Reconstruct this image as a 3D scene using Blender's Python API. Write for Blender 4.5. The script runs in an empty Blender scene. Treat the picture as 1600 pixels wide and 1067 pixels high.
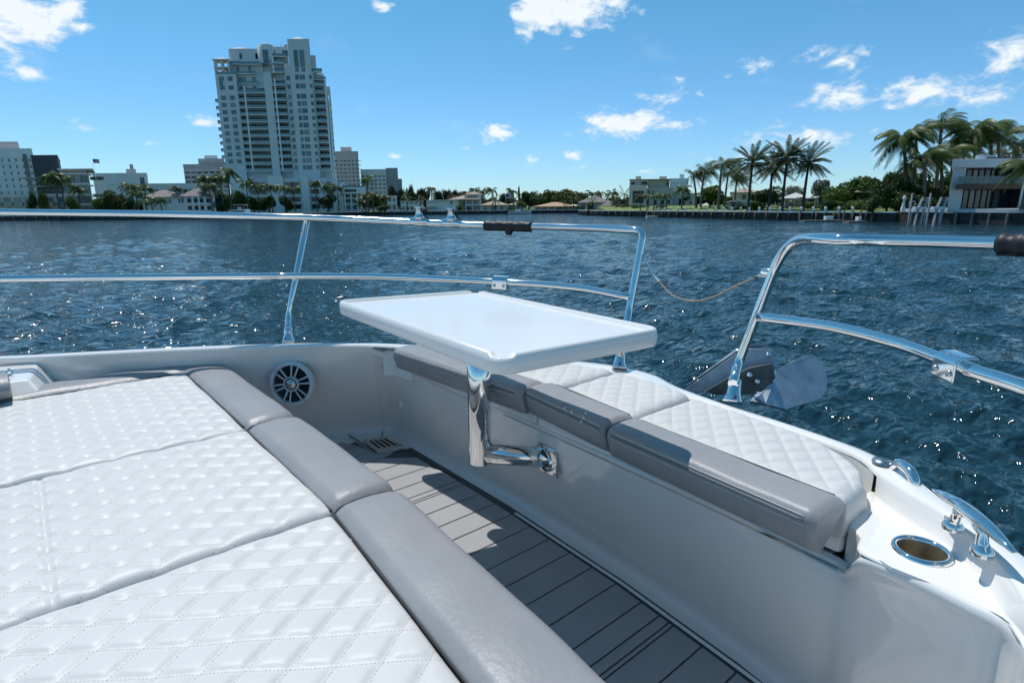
import bpy, bmesh, math, random
import numpy as np
from mathutils import Vector, Matrix, Euler
random.seed(7)
rng = np.random.default_rng(7)
scene = bpy.context.scene
COL = scene.collection
R = math.radians

# ------------------------------------------------------------------ camera, light, exposure
CAM_Z = 2.75                      # eye height above the water
YAW, FPX, HOR, ROLLT = 50.0, 907.0, 323.0, 0.0094
PITCH = math.atan((533.5 - HOR) / FPX)
cam_data = bpy.data.cameras.new('camera')
cam = bpy.data.objects.new('camera', cam_data)
COL.objects.link(cam)
cam_data.sensor_width = 36.0
cam_data.lens = 36.0 * FPX / 1600.0
cam_data.clip_start = 0.03
cam_data.clip_end = 6000
cam.matrix_world = (Matrix.Translation((0, 0, CAM_Z)) @ Matrix.Rotation(R(YAW), 4, 'Z')
                    @ Matrix.Rotation(math.pi / 2 - PITCH, 4, 'X') @ Matrix.Rotation(-math.atan(ROLLT), 4, 'Z'))
scene.camera = cam

SUN_EL, SUN_AZ = 67.0, 177.0     # elevation, and math angle (from +X) towards the sun
scene.view_settings.view_transform = 'Standard'
scene.view_settings.look = 'None'
scene.view_settings.gamma = 1
scene.view_settings.exposure = 0.03
sd = Vector((math.cos(R(SUN_AZ)) * math.cos(R(SUN_EL)), math.sin(R(SUN_AZ)) * math.cos(R(SUN_EL)), math.sin(R(SUN_EL))))
sun_data = bpy.data.lights.new('sun', 'SUN')
sun_data.energy = 3.7
sun_data.angle = R(0.53)
sun_data.color = (1.0, 0.975, 0.935)
sun = bpy.data.objects.new('sun', sun_data)
COL.objects.link(sun)
sun.location = sd * 50
sun.rotation_euler = sd.to_track_quat('Z', 'Y').to_euler()

CY, SY = math.cos(R(YAW)), math.sin(R(YAW))
def c2w(x, y, z=0.0):             # ground-plane camera axes (right, forward) -> world
    return Vector((x * CY - y * SY, x * SY + y * CY, z))
def ray(px, py):
    x, y = px - 800.0, py - 533.5
    a = math.atan(ROLLT); ca, sa = math.cos(a), math.sin(a)
    xr, yr = x * ca - y * sa, x * sa + y * ca
    cp, sp = math.cos(PITCH), math.sin(PITCH)
    return xr, FPX * cp - yr * sp, -(FPX * sp + yr * cp)
def cx(px, py, Y):                # metres to the right of the view axis at distance Y
    r = ray(px, py); return r[0] / r[1] * Y
def cz(px, py, Y):                # height above the water at distance Y
    r = ray(px, py); return CAM_Z + r[2] / r[1] * Y
def on_drop(px, py, drop):        # point on the level 'drop' metres below the eye
    r = ray(px, py); t = -drop / r[2]
    return c2w(r[0] * t, r[1] * t, CAM_Z - drop)
def on_y(px, py, Y):
    r = ray(px, py); t = Y / r[1]
    return c2w(r[0] * t, Y, CAM_Z + r[2] * t)
def dz(drop): return CAM_Z - drop

# ------------------------------------------------------------------ sky with fair-weather clouds
world = bpy.data.worlds.new('World'); scene.world = world; world.use_nodes = True
nt = world.node_tree; nt.nodes.clear()
def N(t, tree=None, **kw):
    n = (tree or nt).nodes.new(t)
    for k, v in kw.items(): setattr(n, k, v)
    return n
def LK(a, b, tree=None): (tree or nt).links.new(a, b)
def M2(op, a, b=None, tree=None, clamp=False):
    tr = tree or nt
    n = tr.nodes.new('ShaderNodeMath'); n.operation = op; n.use_clamp = clamp
    for i, v in enumerate((a, b)):
        if v is None: continue
        if isinstance(v, (int, float)): n.inputs[i].default_value = v
        else: tr.links.new(v, n.inputs[i])
    return n.outputs[0]
wo = N('ShaderNodeOutputWorld'); bg = N('ShaderNodeBackground'); bg.inputs['Strength'].default_value = 0.102
sky = N('ShaderNodeTexSky', sky_type='NISHITA', sun_disc=False)
sky.sun_elevation = R(SUN_EL); sky.sun_rotation = R(90 - SUN_AZ)
sky.air_density = 1.0; sky.dust_density = 0.1; sky.ozone_density = 2.0; sky.altitude = 0
tint = N('ShaderNodeMix', data_type='RGBA', blend_type='MULTIPLY'); tint.inputs['Factor'].default_value = 1
LK(sky.outputs[0], tint.inputs['A']); 
tc = N('ShaderNodeTexCoord')
sepz = N('ShaderNodeSeparateXYZ'); LK(tc.outputs['Generated'], sepz.inputs[0])
elr = N('ShaderNodeMapRange', interpolation_type='SMOOTHSTEP'); LK(sepz.outputs[2], elr.inputs['Value']); elr.inputs['From Max'].default_value = .42
tcol = N('ShaderNodeMix', data_type='RGBA'); LK(elr.outputs[0], tcol.inputs['Factor'])
tcol.inputs['A'].default_value = (.66, .98, 1.34, 1); tcol.inputs['B'].default_value = (.50, 1.12, 1.17, 1)
LK(tcol.outputs['Result'], tint.inputs['B'])
hs = N('ShaderNodeHueSaturation'); hs.inputs['Saturation'].default_value = 1.0
LK(tint.outputs['Result'], hs.inputs['Color'])
# (px, py, half width px, half height px, weight): the small cumulus of the day
clouds = [(15, 12, 75, 44, 1), (60, 38, 62, 18, .9), (108, 14, 26, 14, .8), (120, 44, 34, 10, .7), (44, 115, 34, 12, .75),
          (104, 125, 20, 7, .45), (128, 197, 36, 9, .6), (322, 192, 34, 9, .7), (601, 12, 17, 12, .75), (880, 8, 82, 34, 1),
          (845, 22, 44, 26, 1), (960, 6, 44, 14, .8), (1005, 16, 11, 9, .5), (774, 210, 28, 12, .85), (985, 196, 78, 20, .95), (920, 187, 11, 9, .7),
          (1030, 152, 42, 14, .65), (1095, 148, 20, 9, .4), (1062, 125, 16, 8, .45), (1190, 104, 44, 12, .75), (1172, 126, 22, 7, .4),
          (1312, 93, 40, 18, .75), (1362, 76, 11, 8, .4), (1320, 148, 50, 17, .85), (1460, 145, 88, 20, .78), (1540, 160, 40, 14, .7), (1590, 80, 42, 27, .85),
          (1235, 215, 72, 18, .8), (1140, 240, 60, 14, .55), (1330, 252, 60, 14, .5), (1370, 204, 18, 9, .5), (1585, 195, 26, 12, .5), (1160, 218, 40, 12, .45),
          (895, 243, 26, 10, .6), (830, 250, 20, 7, .5), (1020, 268, 52, 9, .45), (910, 262, 32, 8, .5), (770, 256, 16, 7, .5), (730, 232, 12, 6, .45), (845, 277, 30, 6, .4),
          (620, 245, 24, 6, .6), (560, 262, 36, 8, .5), (960, 256, 14, 6, .4), (700, 270, 30, 6, .35), (240, 225, 22, 5, .3),
          (-140, 60, 90, 40, .9), (-260, 190, 90, 20, .6), (1760, 120, 90, 26, .8), (1800, 30, 70, 30, .7), (420, -160, 120, 50, .8), (1150, -190, 130, 50, .8), (760, -340, 130, 60, .7)]
acc = None
for (px, py, a, b, w) in clouds:
    r = ray(px, py); d = c2w(r[0], r[1], r[2]).normalized()
    rt = Vector((0, 0, 1)).cross(d).normalized() * -1
    upv = rt.cross(d).normalized()
    mat = Matrix((rt, d, upv)).transposed()
    dist = math.sqrt(sum(v * v for v in r))
    mp = N('ShaderNodeMapping', vector_type='TEXTURE')
    mp.inputs['Location'].default_value = d
    mp.inputs['Rotation'].default_value = mat.to_euler()
    mp.inputs['Scale'].default_value = (a * 1.55 / dist, 0.5, b * 1.7 / dist)
    LK(tc.outputs['Generated'], mp.inputs['Vector'])
    ln = N('ShaderNodeVectorMath', operation='LENGTH'); LK(mp.outputs[0], ln.inputs[0])
    v = M2('MULTIPLY', M2('SUBTRACT', 1.0, ln.outputs['Value']), w)
    v = M2('ADD', v, (w - 1) * .28)
    acc = v if acc is None else M2('MAXIMUM', acc, v)
mpn = N('ShaderNodeMapping'); mpn.inputs['Scale'].default_value = (1, 1, 1.9)
LK(tc.outputs['Generated'], mpn.inputs['Vector'])
nz = N('ShaderNodeTexNoise'); nz.inputs['Scale'].default_value = 26; nz.inputs['Detail'].default_value = 9
nz.inputs['Roughness'].default_value = .62; nz.inputs['Distortion'].default_value = .35
LK(mpn.outputs[0], nz.inputs['Vector'])
nz2 = N('ShaderNodeTexNoise'); nz2.inputs['Scale'].default_value = 7; nz2.inputs['Detail'].default_value = 6
LK(mpn.outputs[0], nz2.inputs['Vector'])
thin = M2('MULTIPLY', M2('SUBTRACT', nz2.outputs[0], .60, clamp=True), 1.5)
dens = M2('ADD', M2('MULTIPLY', acc, 1.5), M2('MULTIPLY', M2('SUBTRACT', nz.outputs[0], .575), 3.2))
dens = M2('MULTIPLY', dens, 1.15, clamp=True)
sm = N('ShaderNodeMapRange', interpolation_type='SMOOTHSTEP'); LK(dens, sm.inputs['Value'])
sm.inputs['To Max'].default_value = .93
alpha = M2('MAXIMUM', sm.outputs[0], M2('MINIMUM', thin, .12))
cmix = N('ShaderNodeMix', data_type='RGBA'); LK(alpha, cmix.inputs['Factor'])
LK(hs.outputs[0], cmix.inputs['A'])
ccol = N('ShaderNodeMix', data_type='RGBA'); LK(dens, ccol.inputs['Factor'])
ccol.inputs['A'].default_value = (6.0, 7.6, 8.8, 1); ccol.inputs['B'].default_value = (9.2, 9.6, 10.0, 1)
LK(ccol.outputs['Result'], cmix.inputs['B'])
LK(cmix.outputs['Result'], bg.inputs['Color']); LK(bg.outputs[0], wo.inputs['Surface'])
try:
    world.cycles.sampling_method = 'MANUAL'; world.cycles.sample_map_resolution = 512
except Exception: pass

# ------------------------------------------------------------------ materials
def mat(name, col, rough=.5, metal=0.0, var=0.0, vscale=5.0, bump=0.0, bscale=50.0, coat=0.0, spec=.5, trans=0.0, rvar=0.0, detail=4, bdist=.02, obj=True, ior=1.45, col2=None, sub=0.0):
    m = bpy.data.materials.new(name); m.use_nodes = True
    t = m.node_tree; b = t.nodes['Principled BSDF']
    b.inputs['Base Color'].default_value = (*col, 1); b.inputs['Roughness'].default_value = rough
    b.inputs['Metallic'].default_value = metal; b.inputs['Coat Weight'].default_value = coat
    b.inputs['Coat Roughness'].default_value = .04
    b.inputs['Specular IOR Level'].default_value = spec; b.inputs['IOR'].default_value = ior
    if trans: b.inputs['Transmission Weight'].default_value = trans
    if sub: b.inputs['Subsurface Weight'].default_value = sub; b.inputs['Subsurface Radius'].default_value = (.02, .012, .008)
    c = t.nodes.new('ShaderNodeTexCoord'); src = c.outputs['Object']
    if var or col2 or rvar:
        n = t.nodes.new('ShaderNodeTexNoise'); n.inputs['Scale'].default_value = vscale; n.inputs['Detail'].default_value = detail
        t.links.new(src, n.inputs['Vector'])
        if var or col2:
            mx = t.nodes.new('ShaderNodeMix'); mx.data_type = 'RGBA'
            if col2 is None:
                mx.inputs['A'].default_value = (*[x * (1 - var) for x in col], 1); mx.inputs['B'].default_value = (*[min(1, x * (1 + var)) for x in col], 1)
            else:
                mx.inputs['A'].default_value = (*col, 1); mx.inputs['B'].default_value = (*col2, 1)
            mr = t.nodes.new('ShaderNodeMapRange'); mr.inputs['From Min'].default_value = .3; mr.inputs['From Max'].default_value = .7
            t.links.new(n.outputs[0], mr.inputs['Value']); t.links.new(mr.outputs[0], mx.inputs['Factor'])
            t.links.new(mx.outputs['Result'], b.inputs['Base Color'])
        if rvar:
            mr = t.nodes.new('ShaderNodeMapRange'); mr.inputs['To Min'].default_value = max(0, rough - rvar); mr.inputs['To Max'].default_value = rough + rvar
            t.links.new(n.outputs[0], mr.inputs['Value']); t.links.new(mr.outputs[0], b.inputs['Roughness'])
    if bump:
        n = t.nodes.new('ShaderNodeTexNoise'); n.inputs['Scale'].default_value = bscale; n.inputs['Detail'].default_value = 5
        t.links.new(src, n.inputs['Vector'])
        bp = t.nodes.new('ShaderNodeBump'); bp.inputs['Strength'].default_value = bump; bp.inputs['Distance'].default_value = bdist
        t.links.new(n.outputs[0], bp.inputs['Height']); t.links.new(bp.outputs[0], b.inputs['Normal'])
    return m

GEL = mat('gelcoat_white', (.82, .79, .75), .14, coat=.8, var=.015, vscale=3, rvar=.04, bump=.02, bscale=9, bdist=.01)
GELT = mat('table_gelcoat', (.74, .735, .715), .2, coat=.12, var=.01, vscale=3)
NONSKID = mat('nonskid_white', (.80, .785, .75), .42, var=.02, vscale=8)
GREYV = mat('grey_vinyl', (.275, .272, .278), .42, var=.05, vscale=6, bump=.30, bscale=75, bdist=.004, rvar=.09, spec=.5, detail=8)
GREYD = mat('dark_grey_vinyl', (.125, .123, .13), .42, var=.05, vscale=6, bump=.2, bscale=420, bdist=.0015)
BLACKP = mat('black_piping', (.035, .036, .04), .5)
DARK = mat('dark_gap', (.02, .02, .022), .7)
STEEL = mat('polished_steel', (.80, .80, .79), .045, metal=1.0, rvar=.03, vscale=14)
CUPM = mat('warm_cup_steel', (.50, .43, .33), .34, metal=.75, rvar=.1, vscale=30, var=.3)  # brightness put into a warm dull colour; plain steel reflects black in the well
STEELB = mat('brushed_steel', (.62, .60, .56), .24, metal=1.0, rvar=.08, vscale=30)
GALV = mat('galvanised_steel', (.34, .375, .42), .40, metal=.75, var=.18, vscale=22, bump=.2, bscale=90, bdist=.003, rvar=.1)
EVA = mat('deck_foam', (.34, .335, .34), .45, var=.05, vscale=9, bump=.3, bscale=500, bdist=.001)
EVAD = mat('deck_foam_dark', (.10, .095, .09), .8, var=.1, vscale=9)
BLKW = mat('black_wrap', (.012, .013, .017), .5, var=.15, vscale=30, bump=.3, bscale=60, bdist=.004)
ROPE = mat('rope_tan', (.42, .34, .26), .8, var=.3, vscale=120, bump=.5, bscale=300)
BLACKM = mat('black_plastic', (.02, .02, .022), .45)
THREAD = mat('pale_thread', (.62, .60, .56), .7)

# quilted vinyl: the puffs are geometry, the thread holes ride on the quilting UVs
def quilt_mat():
    m = bpy.data.materials.new('white_quilted_vinyl'); m.use_nodes = True
    t = m.node_tree; b = t.nodes['Principled BSDF']
    b.inputs['Roughness'].default_value = .46; b.inputs['Specular IOR Level'].default_value = .35
    uv = t.nodes.new('ShaderNodeUVMap'); uv.uv_map = 'quilt'
    sp = t.nodes.new('ShaderNodeSeparateXYZ'); t.links.new(uv.outputs[0], sp.inputs[0])
    def M(op, a, bb=None, cl=False): return M2(op, a, bb, tree=t, clamp=cl)
    def line(a, c):
        fr = M('ABSOLUTE', M('SUBTRACT', M('FRACT', M('ADD', a, .5)), .5))
        on = M('LESS_THAN', fr, .017)
        ds = M('GREATER_THAN', M('SINE', M('MULTIPLY', c, 2 * math.pi * 11)), .05)
        return M('MULTIPLY', on, ds)
    u, v = sp.outputs[0], sp.outputs[1]
    st = M('MAXIMUM', line(u, v), line(v, u))
    tcn = t.nodes.new('ShaderNodeTexCoord')
    n = t.nodes.new('ShaderNodeTexNoise'); n.inputs['Scale'].default_value = 5; n.inputs['Detail'].default_value = 5
    t.links.new(tcn.outputs['Object'], n.inputs['Vector'])
    cr = t.nodes.new('ShaderNodeMix'); cr.data_type = 'RGBA'
    cr.inputs['A'].default_value = (.575, .56, .54, 1); cr.inputs['B'].default_value = (.62, .605, .585, 1)
    t.links.new(n.outputs[0], cr.inputs['Factor'])
    mx = t.nodes.new('ShaderNodeMix'); mx.data_type = 'RGBA'
    t.links.new(cr.outputs['Result'], mx.inputs['A']); mx.inputs['B'].default_value = (.36, .35, .34, 1)
    t.links.new(M('MULTIPLY', st, .8), mx.inputs['Factor']); t.links.new(mx.outputs['Result'], b.inputs['Base Color'])
    n2 = t.nodes.new('ShaderNodeTexNoise'); n2.inputs['Scale'].default_value = 380; n2.inputs['Detail'].default_value = 4
    t.links.new(tcn.outputs['Object'], n2.inputs['Vector'])
    n3 = t.nodes.new('ShaderNodeTexNoise'); n3.inputs['Scale'].default_value = 38; n3.inputs['Detail'].default_value = 3
    t.links.new(tcn.outputs['Object'], n3.inputs['Vector'])
    h = M('ADD', M('MULTIPLY', n2.outputs[0], .25), M('ADD', M('MULTIPLY', st, -.8), n3.outputs[0]))
    bp = t.nodes.new('ShaderNodeBump'); bp.inputs['Strength'].default_value = .3; bp.inputs['Distance'].default_value = .0022
    t.links.new(h, bp.inputs['Height']); t.links.new(bp.outputs[0], b.inputs['Normal'])
    return m
QUILT = quilt_mat()
def ribbed():
    m = NONSKID.copy(); m.name = 'nonskid_ribbed'; t = m.node_tree; b = t.nodes['Principled BSDF']
    tcn = t.nodes.new('ShaderNodeTexCoord'); w = t.nodes.new('ShaderNodeTexWave'); w.inputs['Scale'].default_value = 85
    mp = t.nodes.new('ShaderNodeMapping'); mp.inputs['Rotation'].default_value = (0, 0, R(-12))
    t.links.new(tcn.outputs['Object'], mp.inputs[0]); t.links.new(mp.outputs[0], w.inputs[0])
    bp = t.nodes.new('ShaderNodeBump'); bp.inputs['Strength'].default_value = .35; bp.inputs['Distance'].default_value = .0012
    t.links.new(w.outputs[0], bp.inputs['Height']); t.links.new(bp.outputs[0], b.inputs['Normal'])
    return m
RIB = ribbed()

# ------------------------------------------------------------------ object helpers
def tag(o, label=None, cat=None, group=None, kind=None):
    for k, v in (('label', label), ('category', cat), ('group', group), ('kind', kind)):
        if v: o[k] = v
    return o
def empty(name, loc=(0, 0, 0), rz=0.0, **kw):
    o = bpy.data.objects.new(name, None); COL.objects.link(o); o.location = loc; o.rotation_euler = (0, 0, rz)
    o.empty_display_size = .2
    return tag(o, **kw)
class MB:
    def __init__(s): s.v, s.f, s.m, s.sm = [], [], [], []; s.cm = 0; s.smooth = False
    def add(s, vs, fs, m=None, smooth=None):
        b = len(s.v); s.v.extend([tuple(v) for v in vs])
        for f in fs: s.f.append([i + b for i in f]); s.m.append(s.cm if m is None else m); s.sm.append(s.smooth if smooth is None else smooth)
        return s
    def box(s, x0, x1, y0, y1, z0, z1, m=None):
        v = [(x0, y0, z0), (x1, y0, z0), (x1, y1, z0), (x0, y1, z0), (x0, y0, z1), (x1, y0, z1), (x1, y1, z1), (x0, y1, z1)]
        return s.add(v, [(0, 3, 2, 1), (4, 5, 6, 7), (0, 1, 5, 4), (1, 2, 6, 5), (2, 3, 7, 6), (3, 0, 4, 7)], m)
    def prism(s, pts, z0, z1, m=None):
        n = len(pts); v = [(p[0], p[1], z0) for p in pts] + [(p[0], p[1], z1) for p in pts]
        return s.add(v, [list(range(n))[::-1], list(range(n, 2 * n))] + [(i, (i + 1) % n, (i + 1) % n + n, i + n) for i in range(n)], m)
    def grid(s, P, m=None, smooth=True, closed_u=False, flip=False):   # P[i][j]
        nu, nv = len(P), len(P[0]); v = [p for row in P for p in row]; f = []
        for i in range(nu if closed_u else nu - 1):
            for j in range(nv - 1):
                a, b_, c, d = i * nv + j, i * nv + j + 1, ((i + 1) % nu) * nv + j + 1, ((i + 1) % nu) * nv + j
                f.append((a, d, c, b_) if not flip else (a, b_, c, d))
        return s.add(v, f, m, smooth)
    def tube(s, path, r, n=12, m=None, caps=True, smooth=True):
        path = [Vector(p) for p in path]; rs = r if isinstance(r, (list, tuple)) else [r] * len(path)
        t0 = (path[1] - path[0]).normalized()
        ref = Vector((0, 0, 1)) if abs(t0.z) < .9 else Vector((1, 0, 0))
        nrm = t0.cross(ref).normalized(); rows = []
        for i, p in enumerate(path):
            t = (path[min(i + 1, len(path) - 1)] - path[max(i - 1, 0)]).normalized()
            nrm = (nrm - t * nrm.dot(t)).normalized(); bn = t.cross(nrm)
            rows.append([p + (nrm * math.cos(a) + bn * math.sin(a)) * rs[i] for a in [2 * math.pi * k / n for k in range(n + 1)]])
        b = len(s.v)
        s.v.extend([tuple(q) for row in rows for q in row[:n]])
        for i in range(len(rows) - 1):
            for k in range(n):
                s.f.append([b + i * n + k, b + i * n + (k + 1) % n, b + (i + 1) * n + (k + 1) % n, b + (i + 1) * n + k]); s.m.append(s.cm if m is None else m); s.sm.append(smooth)
        if caps:
            s.f.append([b + k for k in range(n)][::-1]); s.m.append(s.cm if m is None else m); s.sm.append(False)
            s.f.append([b + (len(rows) - 1) * n + k for k in range(n)]); s.m.append(s.cm if m is None else m); s.sm.append(False)
        return s
    def lathe(s, prof, origin=(0, 0, 0), axis=(0, 0, 1), n=20, m=None, smooth=True):
        ax = Vector(axis).normalized(); ref = Vector((0, 0, 1)) if abs(ax.z) < .9 else Vector((1, 0, 0))
        u = ax.cross(ref).normalized(); w = ax.cross(u); o = Vector(origin); b = len(s.v)
        for (r, h) in prof:
            for k in range(n):
                a = 2 * math.pi * k / n; s.v.append(tuple(o + ax * h + (u * math.cos(a) + w * math.sin(a)) * max(r, 1e-5)))
        for i in range(len(prof) - 1):
            for k in range(n):
                s.f.append([b + i * n + k, b + (i + 1) * n + k, b + (i + 1) * n + (k + 1) % n, b + i * n + (k + 1) % n]); s.m.append(s.cm if m is None else m); s.sm.append(smooth)
        return s
    def build(s, name, mats, parent=None, loc=None, bevel=0.0, seg=2, subsurf=0, flat=False, recalc=True, **kw):
        me = bpy.data.meshes.new(name); me.from_pydata(s.v, [], s.f)
        if not isinstance(mats, (list, tuple)): mats = [mats]
        for mm in mats: me.materials.append(mm)
        me.polygons.foreach_set('material_index', s.m)
        me.polygons.foreach_set('use_smooth', [bool(x) and not flat for x in s.sm])
        me.update()
        if recalc:
            bm = bmesh.new(); bm.from_mesh(me); bmesh.ops.recalc_face_normals(bm, faces=bm.faces); bm.to_mesh(me); bm.free()
        return link(name, me, parent, loc, bevel, seg, subsurf, **kw)
def link(name, me, parent=None, loc=None, bevel=0.0, seg=2, subsurf=0, rot=None, scale=None, **kw):
    o = bpy.data.objects.new(name, me); COL.objects.link(o)
    if parent: o.parent = parent
    if loc is not None: o.location = loc
    if rot is not None: o.rotation_euler = rot
    if scale is not None: o.scale = scale
    if bevel:
        b = o.modifiers.new('bevel', 'BEVEL'); b.width = bevel; b.segments = seg; b.limit_method = 'ANGLE'; b.angle_limit = R(35); b.harden_normals = False
        for p in me.polygons: p.use_smooth = True
        w = o.modifiers.new('wn', 'WEIGHTED_NORMAL'); w.keep_sharp = False
    if subsurf:
        d = o.modifiers.new('sub', 'SUBSURF'); d.levels = subsurf; d.render_levels = subsurf
        for p in me.polygons: p.use_smooth = True
    return tag(o, **kw)
def copy_tree(o, parent=None):
    c = o.copy(); COL.objects.link(c); c.parent = parent
    for ch in list(KIDS.get(o.name, [])) or [x for x in o.children]: copy_tree(ch, c)
    return c
KIDS = {}
def catmull(pts, n=8):
    pts = [Vector(p) for p in pts]; q = [pts[0] * 2 - pts[1]] + pts + [pts[-1] * 2 - pts[-2]]; out = []
    for i in range(1, len(q) - 2):
        for k in range(n):
            t = k / n; a, b, c, d = q[i - 1], q[i], q[i + 1], q[i + 2]
            out.append(.5 * ((2 * b) + (c - a) * t + (2 * a - 5 * b + 4 * c - d) * t * t + (3 * b - a - 3 * c + d) * t ** 3))
    out.append(pts[-1]); return out
def fillet(pts, r, n=6):
    pts = [Vector(p) for p in pts]; out = [pts[0]]
    for i in range(1, len(pts) - 1):
        a, b, c = pts[i - 1], pts[i], pts[i + 1]
        rr = min(r[i] if isinstance(r, dict) and i in r else (0 if isinstance(r, dict) else r), (a - b).length * .49, (c - b).length * .49)
        if rr <= 0: out.append(b); continue
        p, q = b + (a - b).normalized() * rr, b + (c - b).normalized() * rr
        for k in range(n + 1):
            t = k / n; out.append(p * (1 - t) ** 2 + b * 2 * t * (1 - t) + q * t * t)
    out.append(pts[-1]); return out
def interp(tbl, x):
    return [float(np.interp(x, [r[0] for r in tbl], [r[k] for r in tbl])) for k in range(1, len(tbl[0]))]

# ================================================================== WATER
def water_mat():
    m = bpy.data.materials.new('bay_water'); m.use_nodes = True; t = m.node_tree; b = t.nodes['Principled BSDF']
    b.inputs['Base Color'].default_value = (.010, .036, .050, 1); b.inputs['Roughness'].default_value = .07
    b.inputs['IOR'].default_value = 1.333; b.inputs['Specular IOR Level'].default_value = .5
    c = t.nodes.new('ShaderNodeTexCoord')
    def noise(sc, det, rot, stretch, rough=.55):
        mp = t.nodes.new('ShaderNodeMapping'); mp.inputs['Rotation'].default_value = (0, 0, R(rot)); mp.inputs['Scale'].default_value = (1, stretch, 1)
        t.links.new(c.outputs['Object'], mp.inputs[0])
        n = t.nodes.new('ShaderNodeTexNoise'); n.inputs['Scale'].default_value = sc; n.inputs['Detail'].default_value = det; n.inputs['Roughness'].default_value = rough
        n.inputs['Distortion'].default_value = .4
        t.links.new(mp.outputs[0], n.inputs['Vector']); return n.outputs[0]
    a = noise(1.9, 2, 20, .5, .5); bb = noise(6.5, 1.5, 38, .55, .5)
    h = M2('ADD', a, M2('MULTIPLY', bb, .42, tree=t), tree=t)
    bp = t.nodes.new('ShaderNodeBump'); bp.inputs['Strength'].default_value = 1.0; bp.inputs['Distance'].default_value = .26
    t.links.new(h, bp.inputs['Height']); t.links.new(bp.outputs[0], b.inputs['Normal'])
    return m
WATER = water_mat()
def build_water():
    nr, na = 960, 540
    rr = np.geomspace(1.2, 600, nr)
    front = np.linspace(-58, 58, na)               # degrees from the view axis
    back = np.linspace(58, 302, 62)[1:-1]
    ang = np.radians(np.concatenate([front, back])); n2 = len(ang)
    A_, Rr = np.meshgrid(ang, rr)
    x = Rr * np.sin(A_); y = Rr * np.cos(A_)
    X = x * CY - y * SY; Y = x * SY + y * CY
    Zv = np.zeros_like(X); dX = np.zeros_like(X); dY = np.zeros_like(X)
    g = np.random.default_rng(3)
    cell = Rr * (math.log(600 / 1.2) / nr)
    wind = math.radians(YAW + 198)                     # the chop runs towards the bow quarter
    for i in range(74):
        lam = 0.26 * (4.2 / .26) ** (i / 73.0) * g.uniform(.93, 1.07)
        th = wind + g.normal(0, .50)
        k = 2 * math.pi / lam
        amp = .0098 * lam ** .85 * (1 if lam < 1.6 else (1.6 / lam) ** 1.1)
        fade = np.clip((lam / cell - 3.0) / 3.0, 0, 1)
        ph = k * (X * math.cos(th) + Y * math.sin(th)) + g.uniform(0, 6.28)
        Zv += amp * fade * np.sin(ph)
        q = .75 * amp * fade * np.cos(ph)
        dX += q * math.cos(th); dY += q * math.sin(th)
    grp = .72 + .38 * np.sin(X * .21 + 1.3 * np.sin(Y * .13)) * np.sin(Y * .17 + 1.1 * np.sin(X * .11 + 2))
    Zv *= grp; X = X + dX; Y = Y + dY
    verts = np.stack([X, Y, Zv], -1).reshape(-1, 3)
    i0 = np.arange(nr - 1)[:, None]; j0 = np.arange(n2)[None, :]; j1 = (j0 + 1) % n2
    f = np.stack([i0 * n2 + j0, i0 * n2 + j1, (i0 + 1) * n2 + j1, (i0 + 1) * n2 + j0], -1).reshape(-1, 4)
    me = bpy.data.meshes.new('bay_water')
    me.vertices.add(len(verts)); me.vertices.foreach_set('co', verts.astype(np.float32).ravel())
    me.loops.add(f.size); me.loops.foreach_set('vertex_index', f.ravel().astype(np.int32))
    me.polygons.add(len(f)); me.polygons.foreach_set('loop_start', np.arange(0, f.size, 4, dtype=np.int32))
    me.polygons.foreach_set('use_smooth', np.ones(len(f), bool))
    me.update(calc_edges=True); me.validate()
    me.materials.append(WATER)
    if me.polygons[0].normal.z < 0: me.flip_normals()
    return link('bay_water', me, kind='structure')
build_water()

# ================================================================== LAND AND SEAWALLS
GRASS = mat('lawn_green', (.105, .165, .028), .9, var=.35, vscale=.6, detail=8, col2=(.19, .22, .05))
SCRUB = mat('ground_scrub', (.055, .085, .022), .95, var=.4, vscale=.4, detail=8)
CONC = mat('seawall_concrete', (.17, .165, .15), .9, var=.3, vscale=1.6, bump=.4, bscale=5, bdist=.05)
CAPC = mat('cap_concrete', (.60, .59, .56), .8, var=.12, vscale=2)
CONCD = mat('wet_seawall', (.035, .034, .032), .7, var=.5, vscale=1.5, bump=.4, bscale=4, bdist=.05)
WOODD = mat('dark_piling', (.07, .06, .05), .85, var=.3, vscale=4)
WHITEP = mat('white_paint', (.74, .74, .72), .55, var=.06, vscale=2)
GL = 1.35                                            # lawn level above the water
shoreL = [(-520, 120), (-150.3, 174.7), (-111, 172.7), (-79, 184), (-55, 224), (0, 229), (26, 231), (60, 420)]
shoreR = [(60, 410), (22, 190), (25.3, 165.5), (32.8, 150.5), (43.3, 121), (48.8, 102.3), (57.3, 88)]
def land(name, pts, z, material):
    w = [c2w(x, y) for x, y in pts]
    mb = MB(); mb.prism([(p.x, p.y) for p in w], -3, z); return mb.build(name, material, kind='structure')
land('ground', shoreL + [(60, 2600), (-2600, 2600), (-2600, 120)], GL, SCRUB)
land('ground_point', shoreR + [(60.2, 80.2), (62.5, 70.2), (75, 46), (140, 10), (2600, 10), (2600, 2600), (60.4, 2600)], GL - .004, SCRUB)
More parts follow.
